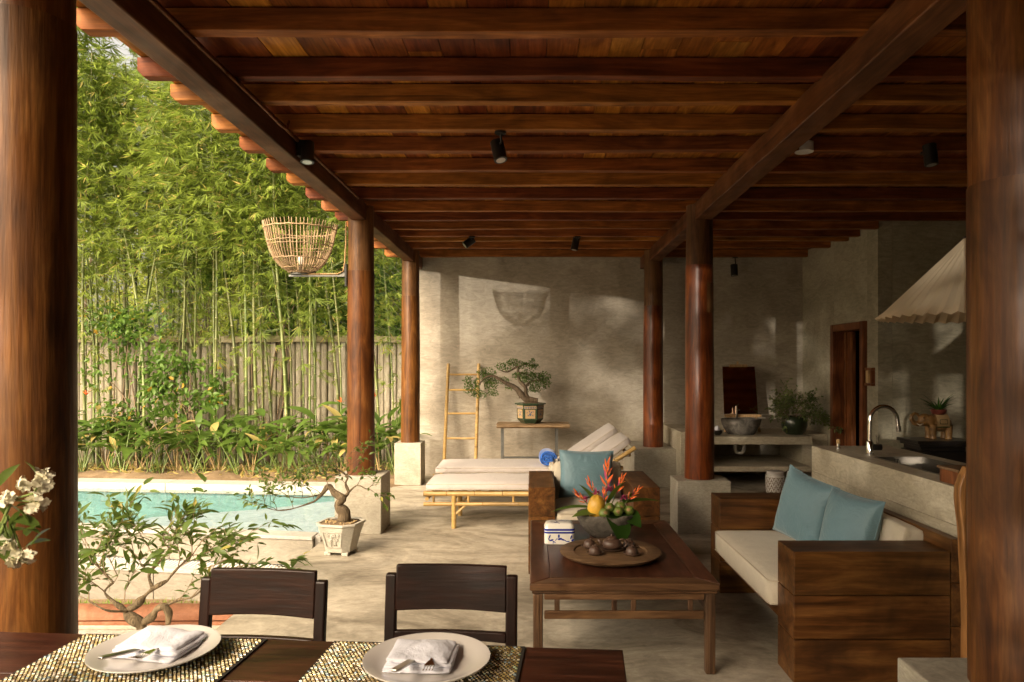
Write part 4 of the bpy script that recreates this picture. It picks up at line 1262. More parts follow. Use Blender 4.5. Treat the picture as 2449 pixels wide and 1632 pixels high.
# small basket rack with white cards on the cloth
rk = E('amenity_holder', (.30, 7.08, .468), 'small white striped holder on the cream cloth beside the blue towel', 'holder')
O('tray', MB().box(.20, .36, 7.02, 7.14, .4685, .485), M['lightwood'], rk, bevel=.003)
for k in range(7):
    O('card', MB().box(.207 + .022 * k, .215 + .022 * k, 7.025, 7.135, .4855, .515), M['plastic_w'] if k % 2 else M['black'], rk)
tag(O('white_cloth', MB().grid(10, 10, lambda u, v: (.38 + .12 * u, 7.01 + .13 * v, .474 + .03 * math.sin(PI * u) * math.sin(PI * v) + .008 * wob((u * 4, v * 4, 0), 1.5))), M['napkin'], smooth=True), 'crumpled white face cloth on the little table', 'cloth')

# ---- ladder --------------------------------------------------------------------------------------
ldr = E('bamboo_ladder', (-.90, 9.1, 0), 'yellow bamboo ladder leaning on the back wall', 'ladder')
def lp(x, t): return Vector((x, 8.90 + .46 * t / 1.47, t))
for x in (-1.115, -.715):
    O('side_pole', bamboo_pole(lp(x - .01, 0), lp(x + .0, 1.47), .022, .34), M['cane'], ldr, auto=True)
for z in (.22, .52, .83, 1.13, 1.32):
    if z == 1.32: continue
    O('rung', bamboo_pole(lp(-1.10, z), lp(-.73, z), .014, .6), M['cane'], ldr, auto=True)
O('rung', bamboo_pole(lp(-1.10, 1.33), lp(-.73, 1.33), .014, .6), M['cane'], ldr, auto=True)

# ---- wall bench with hexagonal bonsai pot ------------------------------------------------------------
wb = E('slab_bench', (0, 8.95, 0), 'rough edged wood slab on dark metal legs against the back wall', 'bench')
def slab(x0, x1, y0, y1, z0, z1, amp, seed):
    n = 40; poly = []
    for i in range(n + 1):
        x = lerp(x0, x1, i / n); poly.append((x, y0 + amp * wob((x * 2, 0, seed), 2.5) + amp * .5 * wob((x * 9, 1, seed), 2.5)))
    for i in range(n + 1):
        x = lerp(x1, x0, i / n); poly.append((x, y1 + amp * wob((x * 2, 5, seed), 2.5)))
    vs = []; fs = []; m = len(poly)
    for j, (z, ins) in enumerate([(z0, .012), (lerp(z0, z1, .35), -.004), (lerp(z0, z1, .7), .003), (z1, .0)]):
        for (x, y) in poly:
            e = amp * .35 * wob((x * 12, y * 12, z * 50), 1.)
            vs.append((x - ins * math.copysign(1, x - (x0 + x1) / 2) * .4 + e, y + (ins if y < (y0 + y1) / 2 else -ins) + e, z))
    for j in range(3):
        for k in range(m):
            k2 = (k + 1) % m; fs.append((j*m+k, j*m+k2, (j+1)*m+k2, (j+1)*m+k))
    fs.append(tuple(range(m - 1, -1, -1))); fs.append(tuple(3 * m + k for k in range(m)))
    return MB().add(vs, fs)
O('slab_top', slab(-.45, .45, 8.74, 9.12, .676, .727, .018, 3.), M['benchtop'], wb, auto=True)
for x in (-.40, .28):
    for y in (8.80, 9.06):
        O('leg', MB().box(x, x + .028, y, y + .028, 0, .674), M['grey_iron'], wb)
    O('foot_bar', MB().box(x + .002, x + .026, 8.829, 9.059, .30, .32), M['grey_iron'], wb)
O('stretcher', MB().box(-.371, .279, 8.802, 8.826, .30, .32), M['grey_iron'], wb)
PXc, PYc, PZ0 = -.035, 8.93, .727
hp = E('hexagonal_pot', (PXc, PYc, PZ0), 'green rimmed hexagonal pot with tan floral panels on the slab bench', 'pot')
def hexring(r, z, rot=0.): return [(PXc + r * math.cos(PI / 3 * k + rot), PYc + r * math.sin(PI / 3 * k + rot), PZ0 + z) for k in range(6)]
def hexloft(rs):
    vs = []; fs = []
    for r, z in rs: vs += hexring(r, z)
    for j in range(len(rs) - 1):
        for k in range(6):
            k2 = (k + 1) % 6; fs.append((j*6+k, j*6+k2, (j+1)*6+k2, (j+1)*6+k))
    fs.append(tuple(range(5, -1, -1)))
    return MB().add(vs, fs)
O('body', hexloft([(.12, .0), (.13, .015), (.165, .05), (.172, .225), (.172, .229)]), M['green_gl'], hp, bevel=.006)
O('rim', hexloft([(.175, .230), (.196, .236), (.196, .254), (.168, .254), (.160, .232)]), M['green_gl'], hp, bevel=.004)
O('soil', hexloft([(.150, .225), (.162, .245), (.12, .252), (.04, .262), (.001, .264)]), M['potsoil'], hp, smooth=True)
for k in range(6):
    a0 = PI / 3 * k; a1 = PI / 3 * (k + 1)
    def pn(u, v, off=.002, u0=.14, u1=.86, z0=.065, z1=.175, a0=a0, a1=a1):
        u = lerp(u0, u1, u); z = lerp(z0, z1, v); r = lerp(.165, .172, (z - .05) / .175) + off
        return (PXc + r * lerp(math.cos(a0), math.cos(a1), u), PYc + r * lerp(math.sin(a0), math.sin(a1), u), PZ0 + z)
    pnl = O('floral_panel', MB().grid(1, 1, pn), M['tan_gl'], hp)
    O('frieze', MB().grid(1, 1, lambda u, v: pn(u, v, .002, .06, .94, .185, .222)), M['tan_gl'], hp)
    fz = MB()
    for j in range(7):
        q0 = .10 + .118 * j
        fz.add([pn(q0, 0, .003, 0, 1, .188, .2), pn(q0 + .07, 0, .003, 0, 1, .188, .2), pn(q0 + .07, 1, .003, 0, 1, .188, .212), pn(q0, 1, .003, 0, 1, .188, .212)], [(0, 1, 2, 3)])
    O('frieze_petals', fz, M['bluegrey'], hp)
    mt = MB()
    for (cx, cy, a_, w, h) in [(.5, .45, 0, .12, .16), (.62, .7, .8, .13, .06), (.42, .8, 1.6, .14, .05), (.3, .35, 2.2, .13, .05), (.75, .35, -.7, .13, .04), (.2, .65, .5, .10, .04), (.8, .75, 2., .09, .04)]:
        blob(mt, lambda p: pn(p[0], p[1], .0032), cx, cy, a_, w, h)
    O('flower_motif', mt, M['bluegrey'], pnl)

# ---- bonsai helper -------------------------------------------------------------------------------------
def limb(pts, rads, seed=0., n=8, knob=.12, sub=4):
    """bent limb through points, radius with knobs"""
    pts = [Vector(p) for p in pts]; P2 = []; R2 = []
    for i in range(len(pts) - 1):
        p0 = pts[max(i - 1, 0)]; p1 = pts[i]; p2 = pts[i + 1]; p3 = pts[min(i + 2, len(pts) - 1)]
        for k in range(sub):
            t = k / sub
            q = .5 * ((2 * p1) + (-p0 + p2) * t + (2 * p0 - 5 * p1 + 4 * p2 - p3) * t * t + (-p0 + 3 * p1 - 3 * p2 + p3) * t ** 3)
            r = lerp(rads[i], rads[i + 1], t) * (1 + knob * 1.6 * wob(q, 14., seed))
            P2.append(q); R2.append(r)
    P2.append(pts[-1]); R2.append(rads[-1])
    return MB().tube(P2, R2, n)
def twigs(mb, base, d, L_, r, depth, out, spread=.7, seglen=.06, grav=0.):
    """recursive thin branches; leaves the tip list in out"""
    p = Vector(base); d = Vector(d).normalized(); pts = [p.copy()]
    n = max(2, int(L_ / seglen))
    for i in range(n):
        d = (d + Vector((rng.gauss(0, .22), rng.gauss(0, .22), rng.gauss(0, .18) + grav))).normalized()
        p = p + d * (L_ / n); pts.append(p.copy())
        out.append((p.copy(), d.copy()))
    mb.tube(pts, [r * (1 - .55 * i / n) for i in range(n + 1)], 4, cap=False)
    if depth > 0:
        for q in range(rng.choice([2, 2, 3])):
            k = rng.randrange(max(1, n // 3), n + 1)
            dd = (d + Vector((rng.uniform(-1, 1), rng.uniform(-1, 1), rng.uniform(-.6, .9))) * spread).normalized()
            twigs(mb, pts[k], dd, L_ * rng.uniform(.5, .75), r * .6, depth - 1, out, spread, seglen, grav)

# bonsai in the hexagonal pot
bo = E('bonsai_tree', (PXc, PYc, PZ0 + .25), 'old spreading bonsai with cloud foliage growing in the hexagonal pot on the bench', 'bonsai')
def w4(x, y, dy=0.):   # pixel of the enlarged crop -> world at the pot's depth
    sx = 900 + x / 2.6133; sy = 800 + y / 2.6133
    return px(sx / 1.0408, sy / 1.0408, PYc + dy)
tr_ = MB()
for pts, rads in [
    ([w4(1010, 415), w4(940, 405), w4(905, 375, -.02), w4(870, 335, -.03), w4(800, 300, -.05), w4(735, 262, -.06), w4(680, 270, -.07), w4(640, 320, -.08)], [.030, .045, .042, .032, .022, .016, .012, .008]),
    ([w4(950, 410), w4(935, 375), w4(930, 330), w4(895, 290), w4(885, 240), w4(880, 205), w4(820, 235, .02), w4(775, 225, .03)], [.035, .030, .024, .020, .016, .013, .009, .006]),
    ([w4(930, 330), w4(960, 300), w4(990, 290), w4(1030, 285, -.02)], [.02, .014, .011, .007]),
    ([w4(885, 240), w4(930, 245), w4(960, 262)], [.013, .009, .006]),
    ([w4(880, 205), w4(920, 190), w4(960, 185)], [.011, .008, .005]),
    ([w4(900, 400), w4(890, 360), w4(880, 355)], [.02, .012, .006])]:
    q = limb(pts, rads, 2.); tr_.add(q.v, q.f)
O('trunk', tr_, M['bark_dark'], bo, smooth=True)
clumps = [(600, 350, 55, 40), (575, 300, 30, 40), (690, 240, 60, 32), (720, 310, 45, 45), (650, 380, 45, 25), (730, 365, 30, 25), (700, 275, 50, 40), (625, 300, 25, 30),
          (790, 290, 45, 20), (835, 330, 30, 18), (800, 205, 55, 25), (855, 175, 50, 22), (905, 195, 55, 25), (970, 185, 42, 32), (990, 205, 25, 18),
          (900, 260, 55, 28), (950, 255, 55, 30), (1000, 275, 60, 35), (1050, 270, 45, 35), (1010, 320, 60, 35), (980, 350, 35, 18), (1060, 310, 30, 25), (930, 290, 35, 20)]
lv, lfc = leaf(1, .55, 2, .1, .2)
ms = []
for (cx, cy, rx, ry) in clumps:
    c = w4(cx, cy); s_ = PYc / K / 2.6133 / 1.0408 * 1.0
    for k in range(int(170 * (rx * ry) / 1500)):
        while True:
            v = Vector((rng.uniform(-1, 1), rng.uniform(-1, 1), rng.uniform(-1, 1)))
            if v.length < 1: break
        p = c + Vector((v.x * rx * s_ * 1.05, v.y * .055, v.z * ry * s_ * 1.05))
        ms.append((tuple(p), basis((rng.gauss(0, 1), rng.gauss(0, 1), rng.gauss(.4, 1)), rng.uniform(0, 6)), rng.uniform(.020, .034)))
O('foliage', MB().scatter(lv, lfc, ms), M['bonsai'], bo)
bo.children[-1]['kind'] = 'stuff'

# ---- white pot bonsai near the lantern column --------------------------------------------------------------
QX, QY = -1.485, 5.50
qp = E('white_planter', (QX, QY, 0), 'pale square tapered planter with flower relief on the floor before the plinth', 'planter')
def sq(w, z, c=.22):
    k = w * c; h = w / 2
    P_ = [(-h + k, -h), (h - k, -h), (h, -h + k), (h, h - k), (h - k, h), (-h + k, h), (-h, h - k), (-h, -h + k)]
    a_ = R(-12); return [(QX + x * math.cos(a_) - y * math.sin(a_), QY + x * math.sin(a_) + y * math.cos(a_), z) for x, y in P_]
def sqloft(rs, c=.22):
    vs = []; fs = []
    for w, z in rs: vs += sq(w, z, c)
    for j in range(len(rs) - 1):
        for k in range(8):
            k2 = (k + 1) % 8; fs.append((j*8+k, j*8+k2, (j+1)*8+k2, (j+1)*8+k))
    fs.append(tuple(range(7, -1, -1)))
    return MB().add(vs, fs)
O('body', sqloft([(.20, .025), (.215, .06), (.255, .14), (.295, .205), (.305, .225)]), M['potclay'], qp, bevel=.004)
O('rim', sqloft([(.31, .2255), (.325, .232), (.325, .247), (.285, .247), (.275, .228)]), M['potclay'], qp, bevel=.003)
O('soil', sqloft([(.26, .22), (.278, .236), (.16, .243), (.01, .250)]), M['potsoil'], qp, smooth=True)
pb = MB()
for k in range(60):
    a_ = rng.uniform(0, 6.28); r = rng.uniform(.03, .12)
    pb.ball((QX + r * math.cos(a_), QY + r * math.sin(a_), .244), (rng.uniform(.005, .010),) * 3, 5, 4)
tag(O('pebbles', pb, M['drystem'], qp), kind='stuff')
for k in range(4):
    a_ = R(-12) + PI / 4 + PI / 2 * k
    O('foot', MB().box(QX + .10 * math.cos(a_) - .025, QX + .10 * math.cos(a_) + .025, QY + .10 * math.sin(a_) - .025, QY + .10 * math.sin(a_) + .025, 0, .026), M['potclay'], qp, bevel=.005)
# raised frame and flower relief on the two visible faces
def face_map(face, a, b, off):
    """a 0..1 across, b height z"""
    w = np.interp(b, [.025, .06, .14, .205], [.20, .215, .255, .295]); h = w / 2; k = w * .22
    x = lerp(-h + k, h - k, a); y = -h - off
    t = R(-12) + face * PI / 2
    return (QX + x * math.cos(t) - y * math.sin(t), QY + x * math.sin(t) + y * math.cos(t), b)
for face in (0, 3):
    rm = MB()
    fm = lambda a, b: face_map(face, a, b, .004)
    rm.tube([fm(.04, .07), fm(.96, .07), fm(.98, .19), fm(.02, .19), fm(.04, .07)], .003, 5)
    for (s0, s1) in (((.3, .08), (.45, .15)), ((.5, .08), (.6, .16)), ((.7, .08), (.55, .14)), ((.45, .15), (.25, .17)), ((.6, .16), (.8, .165))):
        rm.tube([fm(*s0), fm((s0[0] + s1[0]) / 2 + .04, (s0[1] + s1[1]) / 2), fm(*s1)], .002, 4)
    for (a_, b_) in ((.45, .155), (.6, .165), (.25, .172), (.8, .168), (.35, .12), (.72, .13), (.3, .09), (.6, .10)):
        for k in range(5):
            t = k * 1.257
            q = fm(a_ + .045 * math.cos(t), b_ + .009 * math.sin(t)); rm.ball(q, (.006, .004, .006), 6, 4)
    O('flower_relief', rm, M['potclay'], qp, smooth=True)
def w3(x, y, Y, dy=0.):
    return px(x / 2.353 / 1.0408, (1000 + y / 2.353) / 1.0408, Y + dy)
qb = E('slender_bonsai', (QX, QY, .245), 'thin leaning bonsai with airy green leaves growing in the pale square planter', 'bonsai')
tk = MB(); tips = []
f3 = lambda x, y, dy=0.: w3(x, y, QY, dy)
for pts, rads in [
    ([f3(1935, 580), f3(1935, 530), f3(1900, 490, -.02), f3(1925, 455, -.02), f3(1880, 420), f3(1850, 385, .02), f3(1810, 430, .0), f3(1770, 470, -.05)], [.046, .046, .034, .034, .024, .018, .012, .008]),
    ([f3(1925, 455), f3(1960, 420, .03), f3(1945, 370, .05), f3(1955, 330, .05), f3(1900, 290, .05)], [.016, .012, .010, .008, .006]),
    ([f3(1960, 420), f3(2010, 380, -.03), f3(2060, 400, -.05)], [.008, .006, .004]),
    ([f3(1770, 470), f3(1650, 510, -.08), f3(1560, 520, -.1), f3(1500, 505, -.1)], [.006, .005, .004, .003]),
    ([f3(1810, 430), f3(1700, 450, -.03), f3(1620, 440, -.05)], [.006, .004, .003])]:
    q = limb(pts, rads, 5., 9, .35, 6); tk.add(q.v, q.f)
for (x, y, d, L_) in [(1500, 505, (-1, 0, .1), .16), (1560, 520, (-.8, -.3, .5), .2), (1650, 510, (-.3, 0, 1), .22), (1700, 450, (-.4, .2, 1), .2), (1620, 440, (-.8, 0, .6), .2), (1620, 440, (-.6, -.4, -.1), .16),
                      (1770, 470, (-.2, -.3, .9), .18), (1850, 385, (-.8, .2, .7), .22), (1900, 290, (-.8, 0, .5), .26), (1900, 290, (-.4, .3, .9), .22), (1955, 330, (.2, .3, 1), .24), (1955, 330, (.8, 0, .6), .22),
                      (1945, 370, (-.7, .3, .5), .25), (2060, 400, (.9, -.2, .4), .16), (2060, 400, (.6, -.2, -.2), .12), (2010, 380, (.5, .1, .8), .14), (1900, 290, (-.9, -.2, .1), .3), (1560, 520, (-.5, .4, .8), .18), (1500, 505, (-.7, .2, .7), .18), (1810, 430, (-.5, -.4, .6), .2)]:
    twigs(tk, f3(x, y, -.02), d, L_, .0028, 2, tips, .8, .04)
O('trunk', tk, M['bark'], qb, smooth=True)
lv, lfc = leaf(1, .42, 3, .25, .25, .4)
ms = []
for (p, d) in tips:
    if rng.random() < .9:
        for q in range(rng.choice([1, 1, 2])):
            dd = (d + Vector((rng.uniform(-1, 1), rng.uniform(-1, 1), rng.uniform(-.8, .5)))).normalized()
            ms.append((tuple(p), basis(dd, rng.uniform(-.8, .8)), rng.uniform(.035, .065)))
tag(O('foliage', MB().scatter(lv, lfc, ms), M['bush'], qb), kind='stuff')

# ---- garden bonsai by the kerb --------------------------------------------------------------------------------
GX, GY, GZ = -2.42, 4.40, -.25
gb_ = E('gnarled_shrub', (GX, GY, GZ), 'gnarled shrub with long green leaves in front of the terracotta kerb, behind the left chair', 'shrub')
tk = MB(); tips = []
g3 = lambda x, y, dy=0.: w3(x, y, GY, dy)
for pts, rads in [
    ([g3(800, 1210), g3(790, 1150), g3(740, 1110), g3(715, 1070, .02), g3(770, 1030), g3(800, 990, -.02), g3(860, 930), g3(940, 880, .03)], [.034, .032, .032, .028, .026, .019, .013, .010]),
    ([g3(790, 1150), g3(850, 1110), g3(880, 1060, -.03), g3(920, 1040, -.03), g3(950, 1080, -.02), g3(945, 1150, -.02)], [.028, .024, .022, .022, .018, .014]),
    ([g3(715, 1070), g3(640, 1010), g3(590, 950, .05), g3(640, 890, .08)], [.02, .014, .010, .007]),
    ([g3(860, 930), g3(840, 840, .05), g3(900, 760, .05), g3(960, 690)], [.013, .010, .007, .005]),
    ([g3(920, 1040), g3(1000, 1000), g3(1080, 980, -.05), g3(1150, 920, -.05)], [.016, .010, .007, .005]),
    ([g3(940, 880), g3(1000, 800), g3(1080, 720)], [.010, .007, .005]),
    ([g3(640, 890), g3(560, 800), g3(520, 720)], [.007, .006, .004]),
    ([g3(715, 1070), g3(600, 1060, -.1), g3(500, 1000, -.1)], [.012, .008, .005])]:
    q = limb(pts, rads, 9., 10, .38, 6); tk.add(q.v, q.f)
O('trunk', tk, M['bark'], gb_, smooth=True)
tg = MB()
for (x, y, d, L_) in [(960, 690, (0, 0, 1), .30), (960, 690, (.5, .3, .8), .28), (960, 690, (-.6, -.2, .8), .28), (1080, 720, (.5, 0, .9), .28), (1080, 720, (.9, -.2, .5), .34), (1150, 920, (.9, 0, .6), .32), (1150, 920, (.8, -.3, .1), .25),
                      (1150, 920, (.4, .2, 1), .32), (1080, 980, (.6, .2, .9), .3), (520, 720, (-.4, 0, 1), .26), (520, 720, (.5, .2, 1), .26), (560, 800, (-.9, 0, .5), .24), (560, 800, (.3, -.3, .9), .3), (500, 1000, (-.7, 0, .5), .24),
                      (500, 1000, (-.2, -.2, .9), .28), (590, 950, (-.6, .2, .8), .3), (640, 890, (.2, -.3, 1), .32), (840, 840, (-.6, 0, .9), .34), (840, 840, (.2, .3, 1), .32), (900, 760, (-.5, .2, .9), .32), (1000, 800, (.3, -.3, 1), .32), (1000, 800, (.8, .2, .5), .36),
                      (700, 1000, (-.3, -.4, .9), .3), (1000, 1000, (.5, -.4, .6), .3), (450, 900, (-.3, 0, 1), .3), (600, 850, (-.2, -.3, 1), .34), (760, 800, (0, 0, 1), .34), (1150, 800, (.8, -.1, .5), .36), (1080, 720, (.3, -.2, 1), .26), (1300, 800, (.9, 0, .35), .22)]:
    twigs(tg, g3(x, y, rng.uniform(-.06, .06)), d, L_, .0035, 2, tips, .75, .055)
O('twigs', tg, M['twig'], gb_, smooth=True)
lvs = [leaf(1, .30, 5, .22, .3, .38), leaf(1, .36, 5, .35, .25, .4), leaf(1, .26, 5, .12, .35, .36)]
lms = [MB().add(a, b).mesh('shrub_leaf', M['bush'], True) for a, b in lvs]
rng.shuffle(tips)
from mathutils import Quaternion
small = []
for i, (p, d) in enumerate(tips):
    dd = (d + Vector((rng.uniform(-1, 1), rng.uniform(-1, 1), rng.uniform(-.7, .5))) * .9).normalized()
    B = basis(dd, rng.uniform(-.9, .9)); s_ = rng.uniform(.07, .135)
    if i < 298:
        o = link('leaf', lms[i % 3], gb_, p - Vector((GX, GY, GZ)))
        o.rotation_euler = Matrix(B.tolist()).to_euler(); o.scale = (s_, s_, s_)
    for q in range(1 if p.z > .15 else 2):
        d2 = (d + Vector((rng.uniform(-1, 1), rng.uniform(-1, 1), rng.uniform(-.7, .6))) * .9).normalized()
        small.append((tuple(p), basis(d2, rng.uniform(-.9, .9)), rng.uniform(.045, .095)))
gb_.scale = (1, 1, .9)
tag(O('small_leaves', MB().scatter(*lvs[0], small), M['bush'], gb_), kind='stuff')
# ---- basket lantern ----------------------------------------------------------------------
LX, LY, LZ = -2.055, 6.28, 2.262
def basket_r(t): return float(np.interp(t, [0, .04, .12, .25, .45, .7, 1.0], [.085, .11, .165, .215, .258, .287, .312]))
BH = .425
def lantern(cx, cy, cz, label, colx):
    b = E('basket_lantern', (cx, cy, cz), label, 'lantern', 'woven basket lanterns')
    n = 60
    mb = MB(); pts = []
    for k in range(15):
        t = k / 14
        pts.append((basket_r(t) + (.006 if t > .93 else 0), 0, BH * t + (0 if t < 1 else .012)))
    mb.tube(pts, [.0042] * 14 + [.003], 5)
    me = mb.mesh('cane_rib', M['rattan'], True)
    for k in range(n):
        o = link('cane_rib', me, b, (0, 0, rng.uniform(-.004, .004)), (rng.uniform(-.01, .01), 0, 2 * PI * k / n + rng.uniform(-.012, .012)))
    for t, r in ((.02, .006), (.10, .004), (.28, .005), (.55, .0035), (.62, .0035), (.90, .006)):
        rr = basket_r(t) + .004
        pts = [(cx + rr * math.cos(a), cy + rr * math.sin(a), cz + BH * t + .003 * math.sin(a * 15)) for a in [2 * PI * k / 48 for k in range(49)]]
        O('hoop', MB().tube(pts, r, 5), M['rattan'], b, smooth=True)
    O('base_disc', MB().lathe([(.0, .0), (.088, .0), (.088, .012), (.0, .012)], (cx, cy, cz), 24, closed=False), M['rattan'], b)
    O('lamp_holder', MB().tube([(cx, cy, cz + .012), (cx, cy, cz + .075)], .018, 10), M['black'], b, auto=True)
    o = O('bulb', MB().ball((cx, cy, cz + .115), (.028, .028, .036), 14, 10), plainbulb, b, smooth=True)
    return b
plainbulb = plain('lit_bulb', (.5, .42, .3), .3, emit=((1, .8, .55), .2))
lantern(LX, LY, LZ, 'open woven basket lantern with lit bulb on a bracket off the pool side column', 0)
lantern(-2.10, -2.30, 2.20, 'second woven basket lantern, on the column behind the camera', 0)
def bracket(cx, cy, cz, colx, label):
    br = E('lantern_bracket', (colx, cy, cz), label, 'bracket', 'iron lantern brackets')
    O('arm', MB().box(cx - .10, colx - .012, cy - .014, cy + .014, cz - .03, cz - .012), M['grey_iron'], br, bevel=.002)
    O('arm_gusset', MB().extrude([(0, 0), (.05, 0), (.0, .04)], lambda p: (colx - .012 - p[0], cy - .008, cz - .012 + p[1]), lambda p: (colx - .012 - p[0], cy + .008, cz - .012 + p[1])), M['grey_iron'], br)
    O('wall_bar', MB().box(colx - .012, colx + .006, cy - .02, cy + .02, cz - .115, cz + .085), M['iron'], br, bevel=.002)
    O('mount_plate', MB().lathe([(.085, 0), (.085, .008)], (cx, cy, cz - .011), 20), M['grey_iron'], br)
bracket(LX, LY, LZ, -1.648, 'dark iron bracket carrying the basket lantern on the pool side column')
bracket(-2.10, -2.30, 2.20, -1.67, 'dark iron bracket of the lantern behind the camera')
tag(O('lamp_cable', MB().tube([(LX + .02, LY - .02, LZ - .008), (-1.72, LY - .02, LZ - .006), (-1.672, LY - .018, LZ + .02), (-1.66, LY - .015, LZ + .09), (-1.655, LY, LZ + .25), (-1.652, LY, 2.715)], .007, 6), M['lightwood'], smooth=True), 'tan cable running down the lantern column to the bracket', 'cable')

# ---- spotlights -----------------------------------------------------------------------------
def spot(pos, d, L_, r, mount, label, side=False):
    s = E('spotlight', mount, label, 'spotlight', 'black ceiling spotlights')
    pos = Vector(pos); d = Vector(d).normalized(); mount = Vector(mount)
    a = pos - d * L_ / 2; e = pos + d * L_ / 2
    bd = O('body', MB().tube([a, e], r, 20), M['black'], s, auto=True)
    O('rim', MB().tube([e, e + d * .004], r * .98, 20), M['iron'], bd, auto=True)
    O('reflector', MB().tube([e + d * .0045, e + d * .005], r * .70, 18), M['steel'], bd)
    O('bracket', MB().tube([mount, (mount + pos) / 2 + Vector((.012, 0, 0)), pos - d * L_ * .2], .008, 6), M['black'], s, smooth=True)
    if side: O('mount_box', MB().box(mount.x, mount.x + .05, mount.y - .03, mount.y + .03, mount.z - .045, mount.z + .055), M['black'], s, bevel=.004)
    else: O('mount_box', MB().lathe([(.035, -.012), (.035, -.0005)], mount, 16), M['black'], s, auto=True)
s1 = px(706, 350, 4.42)
spot(s1, (.05, -.15, -1), .125, .042, (-1.462, 4.42, 2.79), 'black spotlight fixed to the inner side of the left beam', True)
spot(px(1146, 347, 4.40), (.22, -.25, -1), .125, .042, (px(1150, 300, 4.32).x, 4.29, HR - .001), 'black spotlight hanging under a rafter near the ceiling centre')
spot(px(1078, 557, 7.85), (-.75, -.2, -.6), .12, .042, (px(1084, 540, 7.77).x, 7.78, HR - .001), 'small black spotlight tilted left over the loungers')
spot(px(1322, 561, 7.85), (-.2, -.1, -1), .13, .040, (px(1327, 545, 7.77).x, 7.78, HR - .001), 'small black spotlight over the loungers, right of the tilted one')
spot(px(1687, 621, 9.20), (.0, -.15, -1), .14, .045, (px(1689, 594, 9.25).x, 9.25, HR - .001), 'black spotlight hanging above the vanity mirror')
spot(px(2138, 356, 4.62), (.05, -.1, -1), .13, .042, (px(2135, 330, 4.66).x, 4.70, HR - .001), 'black spotlight in the dark ceiling above the island')
sd = E('smoke_detector', px(1848, 338, 4.7), 'round white smoke detector behind the right beam', 'detector')
q = px(1848, 333, 4.7)
O('base', MB().lathe([(.06, .012), (.06, HR - q.z + .0)], q, 24), M['plastic_w'], sd, auto=True)
O('cover', MB().lathe([(.0, -.022), (.035, -.022), (.052, -.008), (.055, .011)], q, 24, closed=False), M['plastic_w'], sd, auto=True)
# pipe along the left beam
pts = []; yy = -3.9
while yy < 6.2:
    pts.append((-1.452 + .004 * wob((yy, 0, 0), 1.5), yy, 2.836 + .004 * wob((yy, 3, 0), 1.5))); yy += .35
tag(O('ceiling_pipe', MB().tube(pts, .009, 7), M['copper'], smooth=True), 'thin brown pipe clipped along the inner side of the left beam', 'pipe')
tag(O('branch_pipe', MB().tube([(-1.44, 3.35, 2.825), (-1.43, 3.7, 2.815), (-1.42, 4.02, 2.80), (-1.405, 4.06, 2.80), (-1.40, 4.08, 2.852)], .0075, 7), M['copper'], smooth=True), 'short hooked pipe branching off beside the left beam', 'pipe')

# ---- dining table ----------------------------------------------------------------------------
RZ = R(-4.2)
DT0 = Vector((.219, 1.727, 0))          # far right corner
Mt = Matrix.Translation(DT0) @ Matrix.Rotation(RZ, 4, 'Z')
def T(x, y, z):
    return Mt @ Vector((x, y, z))       # x goes left (negative), y toward camera (negative)
dt = E('dining_table', (DT0.x, DT0.y, 0), 'dark wooden dining table across the foreground set with plates', 'table', None, RZ)
def Dp(name, mb, mat, parent, **kw):   # part in table space
    return O(name, mb, mat, parent, loc=(0, 0, 0), **kw)
bw_ = [.235, .235, .235, .235]; y = 0
for k, w in enumerate(bw_):
    Dp('table_board', MB().box(-2.1, -.001, y - w + .0012, y, .725, .76), M['dine'], dt, bevel=.003)
    y -= w
Dp('apron', MB().box(-2.05, -.05, -.07, -.045, .64, .724), M['dine'], dt)
Dp('apron', MB().box(-2.05, -.05, -.90, -.875, .64, .724), M['dine'], dt)
for (a, b) in ((-.11, -.11), (-.11, -.90), (-2.05, -.11), (-2.05, -.90)):
    Dp('leg', MB().box(a, a + .06, b, b + .06, 0, .723), M['dine'], dt, bevel=.004)

